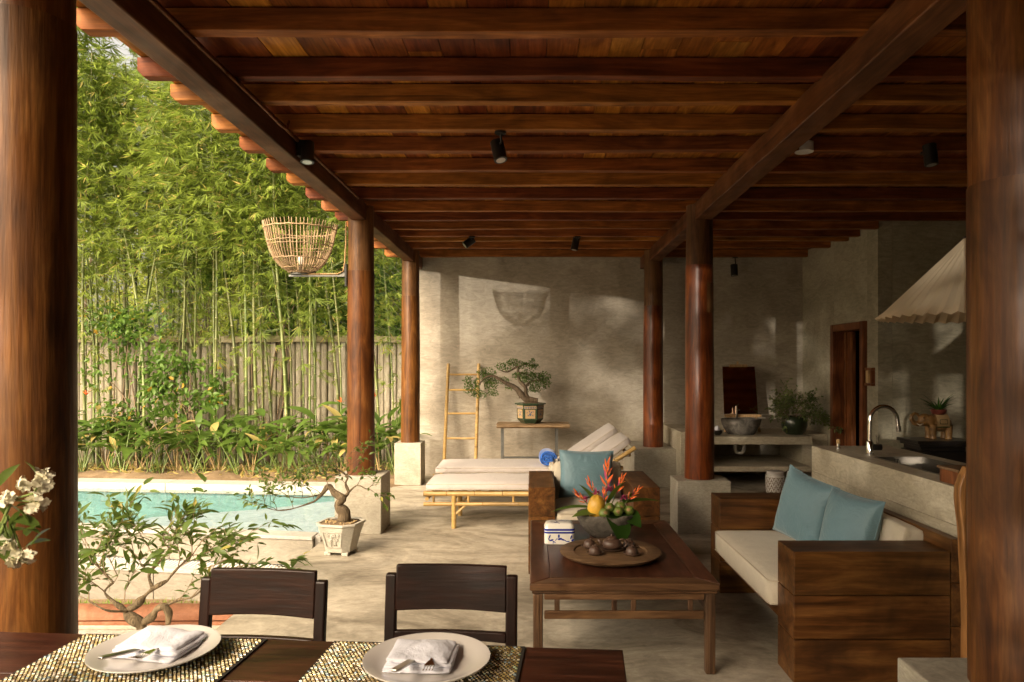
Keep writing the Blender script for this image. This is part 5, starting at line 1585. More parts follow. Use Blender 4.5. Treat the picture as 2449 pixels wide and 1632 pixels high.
# chairs
def chair():
    c = bpy.data.objects.new('dining_chair', None); COL.objects.link(c)
    W = .19
    def part(n_, mb, mt, **kw): return O(n_, mb, M[mt], c, loc=(0, 0, 0), **kw)
    for s_ in (-1, 1):
        x = s_ * W
        def post(p): return p
        pl = [(-.012, 0), (.012, 0)]
        zs = [0, .44, .62, .78]; ys = [.03, 0, .012, .03]
        vs = []; fs = []
        for z, yy in zip(zs, ys):
            vs += [(x - .018, yy - .014, z), (x + .018, yy - .014, z), (x + .018, yy + .014, z), (x - .018, yy + .014, z)]
        for i in range(3):
            for k in range(4): fs.append((i*4+k, i*4+(k+1)%4, (i+1)*4+(k+1)%4, (i+1)*4+k))
        fs += [(3, 2, 1, 0), (12, 13, 14, 15)]
        part('back_post', MB().add(vs, fs), 'chairz', bevel=.006)
        part('front_leg', MB().box(x - .018, x + .018, -.40, -.365, 0, .43), 'chairz', bevel=.003)
        part('side_rail', MB().box(x - .012, x + .012, -.364, -.016, .37, .43), 'chair')
        part('side_stretcher', MB().box(x - .010, x + .010, -.364, -.016, .16, .19), 'chair')
    def panel(z0, z1, t, bow, proud):
        vs = []; fs = []; n = 14
        for i in range(n + 1):
            u = i / n; x = lerp(-W + .016, W - .016, u)
            b = bow * math.sin(PI * u)
            for (zz, dy) in ((z0, -t), (z0, 0), ((z0+z1)/2, 0), (z1, 0), (z1, -t), ((z0+z1)/2, -t)):
                tilt = np.interp(zz, [.44, .62, .81], [0, .012, .034])
                zc = zz + (b * .35 if zz == z0 else 0)
                vs.append((x, tilt + dy + b + proud, zc))
        for i in range(n):
            a_ = i * 6; b_ = a_ + 6
            for k in range(6): fs.append((a_ + k, a_ + (k + 1) % 6, b_ + (k + 1) % 6, b_ + k))
        fs = [tuple(reversed(f)) for f in fs]
        fs += [(0, 1, 2, 3, 4, 5), tuple(n * 6 + k for k in (5, 4, 3, 2, 1, 0))]
        return MB().add(vs, fs)
    part('back_panel', panel(.665, .81, .020, .012, .004), 'chair', bevel=.004, auto=True)
    part('back_rail', panel(.570, .602, .020, .012, .004), 'chair', bevel=.003, auto=True)
    part('seat', MB().box(-W - .02, W + .02, -.42, -.015, .431, .455), 'chair', bevel=.008)
    part('front_rail', MB().box(-W + .019, W - .019, -.395, -.37, .37, .43), 'chair')
    return c
ch = chair()
ch.location = (-.862, 2.245, -.012); ch.rotation_euler = (0, 0, R(-5.5))
tag(ch, 'dark wooden dining chair on the left, in front of the gnarled shrub', 'chair', 'dining chairs')
ch2 = copy_tree(ch); ch2.location = (-.268, 2.295, -.012); ch2.rotation_euler = (0, 0, R(-3.5)); ch2.scale = (1.04, 1, 1)
tag(ch2, 'dark wooden dining chair at centre, left of the coffee table', 'chair', 'dining chairs')

# placemats
def placemat(x0, x1, y0, y1, label, seed):
    r_ = random.Random(seed)
    m = E('placemat', DT0 + Vector((0, 0, .76)), label, 'placemat', 'shell mosaic placemats', RZ)
    O('backing', MB().box(x0, x1, y0, y1, .0005, .004), M['matbacking'], m, loc=(0, 0, 0))
    tl = MB(); cw, chh = .0096, .0080
    nx_ = int((x1 - x0 - .006) / cw); ny_ = int((y1 - y0 - .006) / chh)
    for j in range(ny_):
        for i in range(nx_):
            xx = x0 + .003 + i * cw + (cw * .5 if j % 2 else 0); yy = y0 + .003 + j * chh
            if xx + cw > x1: continue
            fr_ = abs((yy - (y0 + y1) / 2) / (y1 - y0))
            mi = r_.choice([0, 0, 1, 1, 4, 4, 2, 2, 3, 5, 6] if r_.random() > .2 else [0, 4, 1])
            h = r_.uniform(.0052, .0066); t1, t2 = r_.uniform(-.0006, .0006), r_.uniform(-.0006, .0006)
            w_ = cw * .70; d_ = chh * .58
            tl.add([(xx, yy, .004), (xx + w_, yy, .004), (xx + w_, yy + d_, .004), (xx, yy + d_, .004),
                    (xx + .001, yy + .0008, h + t1), (xx + w_ - .001, yy + .0008, h + t2), (xx + w_ - .001, yy + d_ - .0008, h - t1), (xx + .001, yy + d_ - .0008, h - t2)],
                   [(4, 5, 6, 7), (0, 1, 5, 4), (1, 2, 6, 5), (2, 3, 7, 6), (3, 0, 4, 7)], mi)
    o = O('shell_tiles', tl, [M['shell%d' % k] for k in range(7)], m, loc=(0, 0, 0))
    tag(o, kind='stuff')
    return m
placemat(-1.365, -.888, -.335, -.008, 'shimmering shell mosaic placemat under the left plate', 3)
placemat(-.715, -.238, -.335, -.008, 'shimmering shell mosaic placemat under the right plate', 4)
def plate(lx, ly, r, label):
    w = T(lx, ly, .767)
    p = O('plate', MB().lathe([(.50*r, .0), (.55*r, .002), (.62*r, .006), (.80*r, .014), (.97*r, .0245), (1.0*r, .0265), (1.0*r, .029), (.965*r, .0285), (.80*r, .0185), (.62*r, .0105), (.3*r, .0085), (.001, .008)], (0, 0, 0), 72), M['plate'], None, auto=True)
    p.location = w; tag(p, label, 'plate', 'dinner plates'); return w
p1 = plate(-1.090, -.152, .140, 'round ivory plate with napkin and cutlery, left on the table')
p2 = plate(-.447, -.160, .142, 'round ivory plate with napkin and cutlery, right on the table')
# napkins
def napkin(c, w, d, rz, seed, label):
    nk = E('napkin', c + Vector((0, 0, .011)), label, 'napkin', 'folded white napkins', rz)
    def layer(z0, th, sc, off, sd, amp=1.):
        hx, hy = w / 2 * sc, d / 2 * sc
        m = cushion(off[0] - hx, off[0] + hx, off[1] - hy, off[1] + hy, z0, z0 + th, th * .48, .0015, sd)
        out = []
        for v in m.v:
            x, y, z = v; t = (z - z0) / th
            x2 = x * (1 + .05 * wob((y * 14, z * 60, sd), 1.)); y2 = y + .008 * wob((x * 22, z * 60, sd + 5), 1.)
            dz = amp * (.007 * wob((x * 16, y * 14, sd), 1.) + .004 * wob((x * 45, y * 26, sd + 3), 1.) - .003 * (abs(x / hx) ** 4))
            out.append((x2, y2, z + dz * max(0, t)))
        m.v = out
        return m
    O('bottom_fold', layer(0, .010, 1.0, (0, -.002), seed, .5), M['napkin'], nk, smooth=True, loc=(0, 0, 0))
    O('middle_fold', layer(.0085, .009, .98, (.003, .008), seed + 2, .7), M['napkin'], nk, smooth=True, loc=(0, 0, 0))
    O('top_fold', layer(.0155, .011, .95, (-.002, .012), seed + 4, 1.2), M['napkin'], nk, smooth=True, loc=(0, 0, 0))
napkin(T(-1.100, -.128, .767), .165, .125, R(-9), 3., 'folded white napkin on the left plate')
napkin(T(-.462, -.148, .767), .150, .125, R(-3), 9., 'folded white napkin on the right plate')
def knife(c, ang, label):
    k = E('table_knife', c, label, 'knife', 'table knives', ang)
    pts = [(-.009, 0), (.009, 0), (.0095, .085), (.006, .10), (-.006, .10), (-.0095, .085)]
    O('handle', MB().extrude(pts, lambda p: (p[0], -p[1], 0), lambda p: (p[0], -p[1], .005)), M['steel'], k, bevel=.0015, loc=(0, 0, 0))
    O('blade', MB().extrude([(-.009, 0), (.009, 0), (.010, .06), (.002, .095), (-.006, .07)], lambda p: (p[0], p[1], .001), lambda p: (p[0], p[1], .003)), M['chrome'], k, loc=(0, 0, 0))
    k.rotation_euler = (R(-11), 0, ang)
def fork(c, ang, label):
    k = E('table_fork', c, label, 'fork', 'table forks', ang)
    O('handle', MB().tube([(0, .09, .004), (0, .03, .006), (0, 0, .004)], [.006, .0045, .004], 8, flat=.5), M['chrome'], k, smooth=True, loc=(0, 0, 0))
    O('neck', MB().add([(-.004, 0, .004), (.004, 0, .004), (.012, -.028, .001), (-.012, -.028, .001), (-.004, 0, .0065), (.004, 0, .0065), (.012, -.028, .0035), (-.012, -.028, .0035)], [(0,3,2,1),(4,5,6,7),(0,1,5,4),(1,2,6,5),(2,3,7,6),(3,0,4,7)]), M['chrome'], k, loc=(0, 0, 0))
    for j in range(4):
        x = -.0095 + .0063 * j
        O('tine', MB().tube([(x, -.028, .002), (x, -.05, .0), (x, -.068, .004)], [.0018, .0017, .001], 6), M['chrome'], k, smooth=True, loc=(0, 0, 0))
    k.rotation_euler = (R(-8), 0, ang)
knife(T(-1.115, -.182, .797), R(-17), 'table knife tucked in the napkin of the left plate')
fork(T(-1.070, -.185, .797), R(-14), 'table fork tucked in the napkin of the left plate')
knife(T(-.475, -.196, .797), R(-11), 'table knife tucked in the napkin of the right plate')
fork(T(-.430, -.200, .797), R(2), 'table fork tucked in the napkin of the right plate')

# white flowers at the left edge (vase stands on the table just out of frame)
VX, VY = -1.15, 1.38
vz = .76
vs_ = E('flower_vase', (VX, VY, vz), 'clay vase at the left end of the table holding white blossom sprigs', 'vase')
O('vase_body', MB().lathe([(.035, 0), (.05, .01), (.062, .06), (.050, .12), (.028, .15), (.034, .165)], (VX, VY, vz), 28), M['clay'], vs_, auto=True)
def wF(x, y, Y=1.30):   # zoomed flower crop -> world
    return px((x / 5.225) / 1.0408, (1100 + y / 5.225) / 1.0408, Y)
fl_ = E('blossom_sprig', (VX, VY, vz + .16), 'white blossom sprigs with green leaves leaning in from the left edge', 'flowers')
st = MB()
base = Vector((VX, VY, vz + .10))
lv, lfc = leaf(.0105, .0075, 3, .2, .3, .6)
def cluster(cx, cy, rx, ry, n_):
    ms = []
    for k in range(n_):
        c = wF(cx + rng.uniform(-rx, rx), cy + rng.uniform(-ry, ry), 1.30 + rng.uniform(-.012, .012))
        ax = Vector((rng.gauss(.2, 1), rng.gauss(-.8, .6), rng.gauss(.2, 1))).normalized()
        u = ax.orthogonal().normalized(); w_ = ax.cross(u)
        for q in range(5):
            t = q * 1.257
            dd = u * math.cos(t) + w_ * math.sin(t) + ax * .35
            ms.append((tuple(c), basis(dd, 0, ax), rng.uniform(.8, 1.25)))
    o = O('blossom_cluster', MB().scatter(lv, lfc, ms), M['petal'], fl_, smooth=True)
cluster(540, 200, 90, 60, 16); cluster(520, 330, 110, 80, 18); cluster(300, 300, 60, 50, 9); cluster(480, 530, 100, 60, 14); cluster(390, 620, 60, 40, 7)
cluster(80, 480, 70, 70, 14); cluster(110, 1040, 80, 100, 16); cluster(250, 1210, 110, 60, 14); cluster(360, 1220, 40, 60, 7); cluster(150, 1290, 50, 30, 5)
for a in [[(-.02, .9), (150, 500), (420, 420), (540, 200)], [(0, 0), (150, 500), (480, 530)], [(0, 0), (100, 700), (250, 1100), (300, 1230)], [(0, 0), (60, 800), (110, 1040)]]:
    st.tube([base] + [wF(*p) for p in a[1:]], [.004, .003, .0022, .0016][:len(a)], 5)
O('stem', st, M['stemgreen'], fl_, smooth=True)
for (x, y, d, L_) in [(150, 740, (1, -.2, .02), .062), (260, 620, (-.5, -.2, -.9), .05), (330, 960, (.3, -.2, .4), .055), (300, 1100, (.8, 0, .5), .05), (60, 700, (-.3, 0, .8), .07), (20, 760, (.2, -.3, -.9), .08),
                      (120, 1200, (.9, -.1, -.1), .04), (200, 590, (.8, 0, .3), .045), (0, 330, (.3, 0, .6), .06), (480, 260, (-.2, -.1, 1), .045), (160, 900, (.9, -.2, .3), .07), (380, 1090, (.5, 0, .9), .05), (90, 560, (.8, 0, -.3), .06)]:
    l2, f2 = leaf(L_, L_ * .42, 5, .3, .3, .45)
    O('leaf', MB().scatter(l2, f2, [(tuple(wF(x, y, 1.31)), basis(d, rng.uniform(-.6, .6)), 1.)]), M['bush'], fl_, smooth=True)

# ---- faucet etc on the island ----------------------------------------------------------------------------
FX, FY = 2.14, 4.52
fa = E('kitchen_faucet', (FX, FY, IZ), 'tall chrome gooseneck faucet with side lever on the island', 'faucet')
O('base', MB().lathe([(.026, .0005), (.026, .01), (.022, .012), (.022, .085), (.017, .092)], (FX, FY, IZ), 24), M['chrome'], fa, auto=True)
arc = [(FX, FY, IZ + .092), (FX, FY, IZ + .215)] + [(FX + .088 - .088 * math.cos(t), FY, IZ + .215 + .095 * math.sin(t)) for t in [PI * k / 14 for k in range(1, 14)]] + [(FX + .180, FY, IZ + .185)]
O('spout', MB().tube(arc, .0125, 14), M['chrome'], fa, auto=True)
O('aerator', MB().tube([(FX + .180, FY, IZ + .185), (FX + .186, FY, IZ + .150)], .0155, 14), M['steel'], fa, auto=True)
O('valve', MB().tube([(FX + .021, FY, IZ + .05), (FX + .072, FY, IZ + .05)], .020, 16), M['black'], fa, auto=True)
O('lever', MB().tube([(FX + .05, FY, IZ + .07), (FX + .04, FY, IZ + .13)], [.005, .003], 8), M['chrome'], fa, auto=True)
so = E('soap_pump', (2.13, 4.86, IZ), 'short chrome soap pump on the island left of the faucet', 'soap pump')
O('body', MB().lathe([(.018, .0005), (.018, .012), (.011, .016), (.011, .035)], (2.085, 4.86, IZ), 18), M['chrome'], so, auto=True)
O('head', MB().lathe([(.013, .036), (.013, .062), (.009, .066)], (2.085, 4.86, IZ), 18), M['lightwood'], so, auto=True)
wbx = E('wooden_box', (2.10, 3.15, IZ), 'small brown wooden box on the near end of the island', 'box')
O('body', MB().box(2.0, 2.28, 3.34, 3.50, IZ + .001, IZ + .065), M['door'], wbx, bevel=.003)
O('lid', MB().box(1.99, 2.29, 3.33, 3.51, IZ + .066, IZ + .080), M['tray'], wbx, bevel=.004)
# live edge slab
def slabv():
    n = 26; L_ = []; Rr = []
    for i in range(n + 1):
        z = lerp(.0, 1.035, i / n)
        x = 1.742 + .022 * math.sin(z * 3.3 + .4) + .008 * wob((0, 0, z), 6.)
        if z > .93: x += (z - .93) ** 1.6 * 1.6
        L_.append((x, z))
    vs = []; fs = []
    for (x, z) in L_: vs += [(x + .006, 2.90, z), (x, 2.925, z), (x + .006, 2.945, z), (2.30, 2.945, z), (2.30, 2.90, z)]
    for i in range(n):
        for k in range(5): fs.append((i*5+k, i*5+(k+1)%5, (i+1)*5+(k+1)%5, (i+1)*5+k))
    fs = [tuple(reversed(f)) for f in fs]
    fs += [(0, 1, 2, 3, 4), tuple(n*5 + k for k in (4, 3, 2, 1, 0))]
    return MB().add(vs, fs)
tag(O('live_edge_plank', slabv(), M['slab'], bevel=.003, auto=True), 'tall orange brown live edge plank standing at the end of the island', 'plank')

# ---- pendant lamp ----------------------------------------------------------------------------------------------
CX, CY = 2.245, 3.60
pl = E('pleated_pendant', (CX, CY, 1.69), 'large cream pleated fabric pendant lamp beside the right column', 'lamp')
npl = 44
def shadef(u, v):
    th = 2 * PI * u; k = u * npl
    zig = abs((k % 1) * 2 - 1)
    r = lerp(.455, .055, v); z = 1.692 + .405 * v
    r *= 1 + (.045 if v < .05 else .030) * (zig - .5)
    if v < .02: z += .012 * (zig - .5)
    return (CX + r * math.cos(th), CY + r * math.sin(th), z)
sh = MB(); nv_ = [0, .012, .1, .35, .65, .88, 1]
vs = []; fs = []
N_ = npl * 4
for v in nv_:
    for i in range(N_): vs.append(shadef(i / N_, v))
for j in range(len(nv_) - 1):
    for i in range(N_):
        i2 = (i + 1) % N_; fs.append((j*N_+i, j*N_+i2, (j+1)*N_+i2, (j+1)*N_+i))
O('shade', MB().add(vs, fs), M['shade'], pl)
vs2 = [shadef(i / N_, 0) for i in range(N_)] + [(CX + (shadef(i / N_, 0)[0] - CX) * .93, CY + (shadef(i / N_, 0)[1] - CY) * .93, 1.722) for i in range(N_)]
O('hem', MB().add(vs2, [(i, (i + 1) % N_, N_ + (i + 1) % N_, N_ + i) for i in range(N_)]), M['shade'], pl)
O('cord', MB().tube([(CX, CY, 2.06), (CX, CY, 2.855)], .004, 6), M['black'], pl)
O('ring', MB().lathe([(.058, 2.085), (.058, 2.105)], (CX, CY, 0), 20), M['black'], pl)
O('bulb', MB().ball((CX, CY, 1.95), .04, 14, 10), M['glass_w'], pl, smooth=True)

# ---- vanity things ----------------------------------------------------------------------------------------------
VZ = .617
bsn = E('stone_basin', (2.52, 8.62, VZ), 'rough hewn round stone basin on the vanity counter under the mirror', 'basin')
def bsnf():
    prof = [(.155, .001), (.19, .05), (.225, .12), (.238, .185), (.215, .187), (.19, .12), (.10, .06), (.001, .05)]
    n = 44; vs = []; fs = []
    for (r, z) in prof:
        for k in range(n):
            th = 2 * PI * k / n; d = 1 + .035 * wob((math.cos(th) * 3, math.sin(th) * 3, z * 8), 2.) + .02 * wob((math.cos(th) * 12, math.sin(th) * 12, z * 40), 1.5)
            vs.append((2.52 + r * d * math.cos(th), 8.62 + r * d * math.sin(th) * .9, VZ + z))
    for j in range(len(prof) - 1):
        for k in range(n):
            k2 = (k + 1) % n; fs.append((j*n+k, j*n+k2, (j+1)*n+k2, (j+1)*n+k))
    fs.append(tuple(range(n - 1, -1, -1)))
    return MB().add(vs, fs)
O('bowl', bsnf(), M['rock'], bsn, smooth=True)
mr = E('easel_mirror', (2.56, 9.05, VZ), 'dark tinted mirror on a small wooden easel above the stone basin', 'mirror')
def mrp(x, z, off=0.):  # tilted plane
    return (x, 8.90 + (z - .84) * .22 + off, z)
a, b, c_, d_ = px(1660, 843, 9.03), px(1734, 843, 9.03), px(1742, 951, 8.90), px(1664, 951, 8.90)
O('glass', MB().add([mrp(a.x, 1.435), mrp(b.x, 1.435), mrp(c_.x, .842), mrp(d_.x, .842), mrp(a.x, 1.435, .008), mrp(b.x, 1.435, .008), mrp(c_.x, .842, .008), mrp(d_.x, .842, .008)],
  [(0, 1, 2, 3), (7, 6, 5, 4), (0, 4, 5, 1), (1, 5, 6, 2), (2, 6, 7, 3), (3, 7, 4, 0)]), M['mirror'], mr)
O('easel_clip', MB().box(a.x + .09, a.x + .31, 9.00, 9.05, 1.43, 1.462), M['lightwood'], mr, bevel=.004)
O('clip_knob', MB().box(a.x + .18, a.x + .20, 9.01, 9.035, 1.463, 1.50), M['lightwood'], mr)
O('easel_shelf', MB().box(d_.x, c_.x + .03, 8.86, 8.905, .805, .838), M['lightwood'], mr, bevel=.003)
O('easel_leg', MB().tube([(d_.x + .045, 8.89, .805), (d_.x + .005, 8.86, VZ + .002)], .017, 4), M['lightwood'], mr)
O('easel_leg', MB().tube([(c_.x - .03, 8.89, .805), (c_.x + .01, 8.86, VZ + .002)], .017, 4), M['lightwood'], mr)
O('easel_leg', MB().tube([(a.x + .19, 9.06, 1.45), (a.x + .19, 9.38, VZ + .002)], .012, 4), M['lightwood'], mr)
tp_ = E('basin_tap', (2.52, 8.87, VZ), 'short chrome tap behind the stone basin', 'tap')
O('pillar', MB().tube([(2.53, 8.845, VZ + .001), (2.53, 8.845, VZ + .33)], .015, 10), M['chrome'], tp_, auto=True)
O('spout', MB().tube([(2.53, 8.845, VZ + .29), (2.53, 8.72, VZ + .285)], .010, 8), M['chrome'], tp_, auto=True)
O('handle', MB().tube([(2.53, 8.845, VZ + .33), (2.56, 8.845, VZ + .36)], .006, 8), M['chrome'], tp_, auto=True)
cp_ = E('tissue_bowl', (2.27, 8.55, VZ), 'small black bowl with white tissue on the counter beside the glossy column', 'bowl')
O('bowl', MB().lathe([(.03, .001), (.055, .03), (.06, .06), (.052, .06), (.001, .02)], (2.20, 8.48, VZ), 20), M['black'], cp_, auto=True)
O('tissue', MB().ball((2.195, 8.48, VZ + .075), (.035, .03, .04), 10, 7, fn=lambda d: 1 + .3 * wob(d, 3.)), M['napkin'], cp_, smooth=True)
# bushy plant in dark pot
FPX, FPY = 3.20, 8.62
fp = E('green_pot', (FPX, FPY, VZ), 'dark glazed round pot on the vanity counter holding a bushy plant', 'pot')
O('body', MB().lathe([(.11, .001), (.15, .04), (.178, .12), (.172, .20), (.16, .225), (.172, .235), (.165, .24), (.145, .22), (.001, .21)], (FPX - .04, FPY, VZ), 32), M['darkgreen'], fp, auto=True)
fp.scale = (.86, .86, .9)
ft = E('potted_bush', (FPX, FPY, VZ + .21), 'bushy fine leaved plant growing from the dark pot on the vanity', 'plant')
tk = MB(); tips = []
for k in range(26):
    a_ = rng.uniform(0, 6.28); e = rng.uniform(.1, 1.3)
    twigs(tk, (FPX - .04 + .07 * math.cos(a_), FPY + .06 * math.sin(a_), VZ + .21), (math.cos(a_) * math.cos(e), math.sin(a_) * math.cos(e) * .7, math.sin(e)), rng.uniform(.16, .26), .003, 2, tips, .8, .04)
for k in range(5):
    twigs(tk, (FPX + .12, FPY - .05, VZ + .22), (.8, -.3, -.3), .22, .003, 2, tips, .8, .04)
O('stems', tk, M['twig'], ft, smooth=True)
lv, lfc = leaf(1, .35, 2, .2, .2)
tag(O('foliage', MB().scatter(lv, lfc, [(tuple(p), basis((d.x + rng.gauss(0, .6), d.y + rng.gauss(0, .6), d.z + rng.gauss(0, .6)), rng.uniform(-1, 1)), rng.uniform(.035, .06)) for p, d in tips for q in (0, 1, 2)]), M['fern'], ft), kind='stuff')
dp_ = E('drain_pipe', (2.50, 8.85, .40), 'white curved drain pipe under the vanity counter', 'pipe')
O('trap', MB().tube([(2.50, 8.8, .52), (2.50, 8.8, .42)] + [(2.555 - .055 * math.cos(t), 8.8, .42 - .055 * math.sin(t)) for t in [PI * k / 8 for k in range(1, 8)]] + [(2.61, 8.8, .42), (2.61, 8.8, .47), (2.61, 9.41, .47)], .022, 12), M['plastic_w'], dp_, smooth=True)

# patterned jars
def jar(cx, cy, label):
    j = E('patterned_jar', (cx, cy, 0), label, 'jar', 'white jars with brown lattice pattern')
    r = .105
    O('body', MB().lathe([(.085, .001), (.10, .02), (.105, .05), (.105, .20), (.100, .215)], (cx, cy, 0), 36), M['plate'], j, auto=True)
    O('lid', MB().lathe([(.092, .216), (.094, .25), (.088, .256), (.001, .257)], (cx, cy, 0), 36), M['plate'], j, auto=True)
    pt = MB(); s_ = 2 * PI * r / 14
    def mp(u, z, o=.0012): return (cx + (r + o) * math.cos(u / r), cy + (r + o) * math.sin(u / r), z)
    for row in range(6):
        for col in range(14):
            u = (col + (.5 if row % 2 else 0)) * s_; z = .035 + row * s_ * .62
            if z > .195: continue
            for k in range(3):
                a_ = R(90 + 120 * k + (60 if row % 2 else 0))
                du, dz = math.cos(a_), math.sin(a_); pu, pz = -dz, du; L_ = s_ * .44; w_ = s_ * .085
                pt.add([mp(u + pu * w_, z + pz * w_), mp(u - pu * w_, z - pz * w_), mp(u + du * L_ - pu * w_, z + dz * L_ - pz * w_), mp(u + du * L_ + pu * w_, z + dz * L_ + pz * w_)], [(0, 1, 2, 3)])
    tag(O('lattice_pattern', pt, M['latbrown'], j), kind='stuff')
jar(2.735, 8.04, 'white jar with brown lattice pattern on the floor, the left one')
jar(2.975, 8.06, 'white jar with brown lattice pattern on the floor, half hidden by the pillow')

# ---- elephant planter -------------------------------------------------------------------------------------
EX, EY, EZ = 3.78, 6.85, .742
sd_ = E('black_stand', (3.85, EY, 0), 'black lacquered stepped stand carrying the ceramic elephant', 'stand')
O('top_slab', MB().box(3.60, 4.12, EY - .20, EY + .20, EZ - .03, EZ), M['ebony'], sd_, bevel=.006)
O('upper_step', MB().box(3.625, 4.095, EY - .18, EY + .18, EZ - .06, EZ - .031), M['ebony'], sd_, bevel=.006)
O('lower_step', MB().box(3.65, 4.07, EY - .16, EY + .16, EZ - .10, EZ - .061), M['ebony'], sd_, bevel=.006)
O('cabinet', MB().box(3.63, 4.09, EY - .17, EY + .17, .04, EZ - .101), M['ebony'], sd_, bevel=.004)
O('plinth_base', MB().box(3.61, 4.11, EY - .19, EY + .19, 0, .039), M['ebony'], sd_, bevel=.004)
el = E('ceramic_elephant', (3.85, EY, EZ), 'ochre glazed ceramic elephant with raised trunk carrying a planter', 'statue')
bd = MB()
cx0 = 3.905
bd.ball((cx0, EY, EZ + .155), (.115, .075, .085), 20, 12)
bd.ball((cx0 - .135, EY, EZ + .185), (.062, .055, .062), 16, 10)
bd.ball((cx0 - .085, EY, EZ + .175), (.06, .05, .06), 16, 10)
for sx in (-.075, .075):
    for sy in (-.04, .04):
        bd.tube([(cx0 + sx, EY + sy, EZ + .14), (cx0 + sx, EY + sy, EZ + .03), (cx0 + sx, EY + sy, EZ + .001)], [.036, .028, .033], 12)
bd.tube([(cx0 - .16, EY, EZ + .17), (cx0 - .20, EY, EZ + .145), (cx0 - .235, EY, EZ + .155), (cx0 - .262, EY, EZ + .19), (cx0 - .258, EY, EZ + .225), (cx0 - .23, EY, EZ + .245), (cx0 - .20, EY, EZ + .24), (cx0 - .195, EY, EZ + .215)], [.034, .028, .024, .020, .017, .015, .013, .011], 12)
for sy in (-1, 1):
    bd.ball((cx0 - .10, EY + sy * .055, EZ + .18), (.038, .012, .05), 14, 8)
bd.tube([(cx0 + .11, EY, EZ + .18), (cx0 + .125, EY, EZ + .13), (cx0 + .12, EY, EZ + .09)], [.010, .008, .010], 8)
eb = O('body', bd, M['elephant'], el, smooth=True)
rmd = eb.modifiers.new('remesh', 'REMESH'); rmd.mode = 'VOXEL'; rmd.voxel_size = .006; rmd.use_smooth_shade = True
for sy in (-1, 1):
    O('tusk', MB().tube([(cx0 - .165, EY + sy * .03, EZ + .15), (cx0 - .20, EY + sy * .034, EZ + .135), (cx0 - .225, EY + sy * .03, EZ + .15)], [.008, .006, .002], 8), M['glass_w'], el, smooth=True)
    O('eye', MB().ball((cx0 - .165, EY + sy * .045, EZ + .205), .006, 8, 6), M['black'], el, smooth=True)
O('saddle_cloth', MB().grid(14, 18, lambda u, v: (cx0 - .055 + .12 * u, EY + .082 * math.cos(R(-25 + 230 * v)) , EZ + .155 + .091 * math.sin(R(-25 + 230 * v)) * (1 if True else 0))), M['tan_gl'], el, smooth=True)
O('cloth_border', MB().tube([(cx0 - .055, EY - .075, EZ + .12), (cx0 + .065, EY - .075, EZ + .12)], .005, 6).tube([(cx0 - .03, EY - .083, EZ + .15), (cx0 + .04, EY - .083, EZ + .15), (cx0 + .04, EY - .08, EZ + .19), (cx0 - .03, EY - .08, EZ + .19), (cx0 - .03, EY - .083, EZ + .15)], .003, 5), M['green_gl'], el)
O('planter_cup', MB().lathe([(.05, .235), (.065, .25), (.072, .285), (.066, .285), (.055, .262), (.001, .262)], (cx0, EY, EZ), 24), M['maroon'], el, auto=True)
sp_ = E('spiky_plant', (cx0, EY, EZ + .265), 'spiky strap leaved plant growing on the back of the ceramic elephant', 'plant')
for k in range(26):
    a_ = k * 2.4; e = rng.uniform(.5, 1.35); L_ = rng.uniform(.16, .27)
    l2, f2 = leaf(L_, .018, 6, .35, .5, .2)
    O('leaf', MB().scatter(l2, f2, [((cx0 + .012 * math.cos(a_), EY + .012 * math.sin(a_), EZ + .262), basis((math.cos(a_) * math.cos(e), math.sin(a_) * math.cos(e), math.sin(e)), 0), 1.)]), M['bigleaf'], sp_, smooth=True)

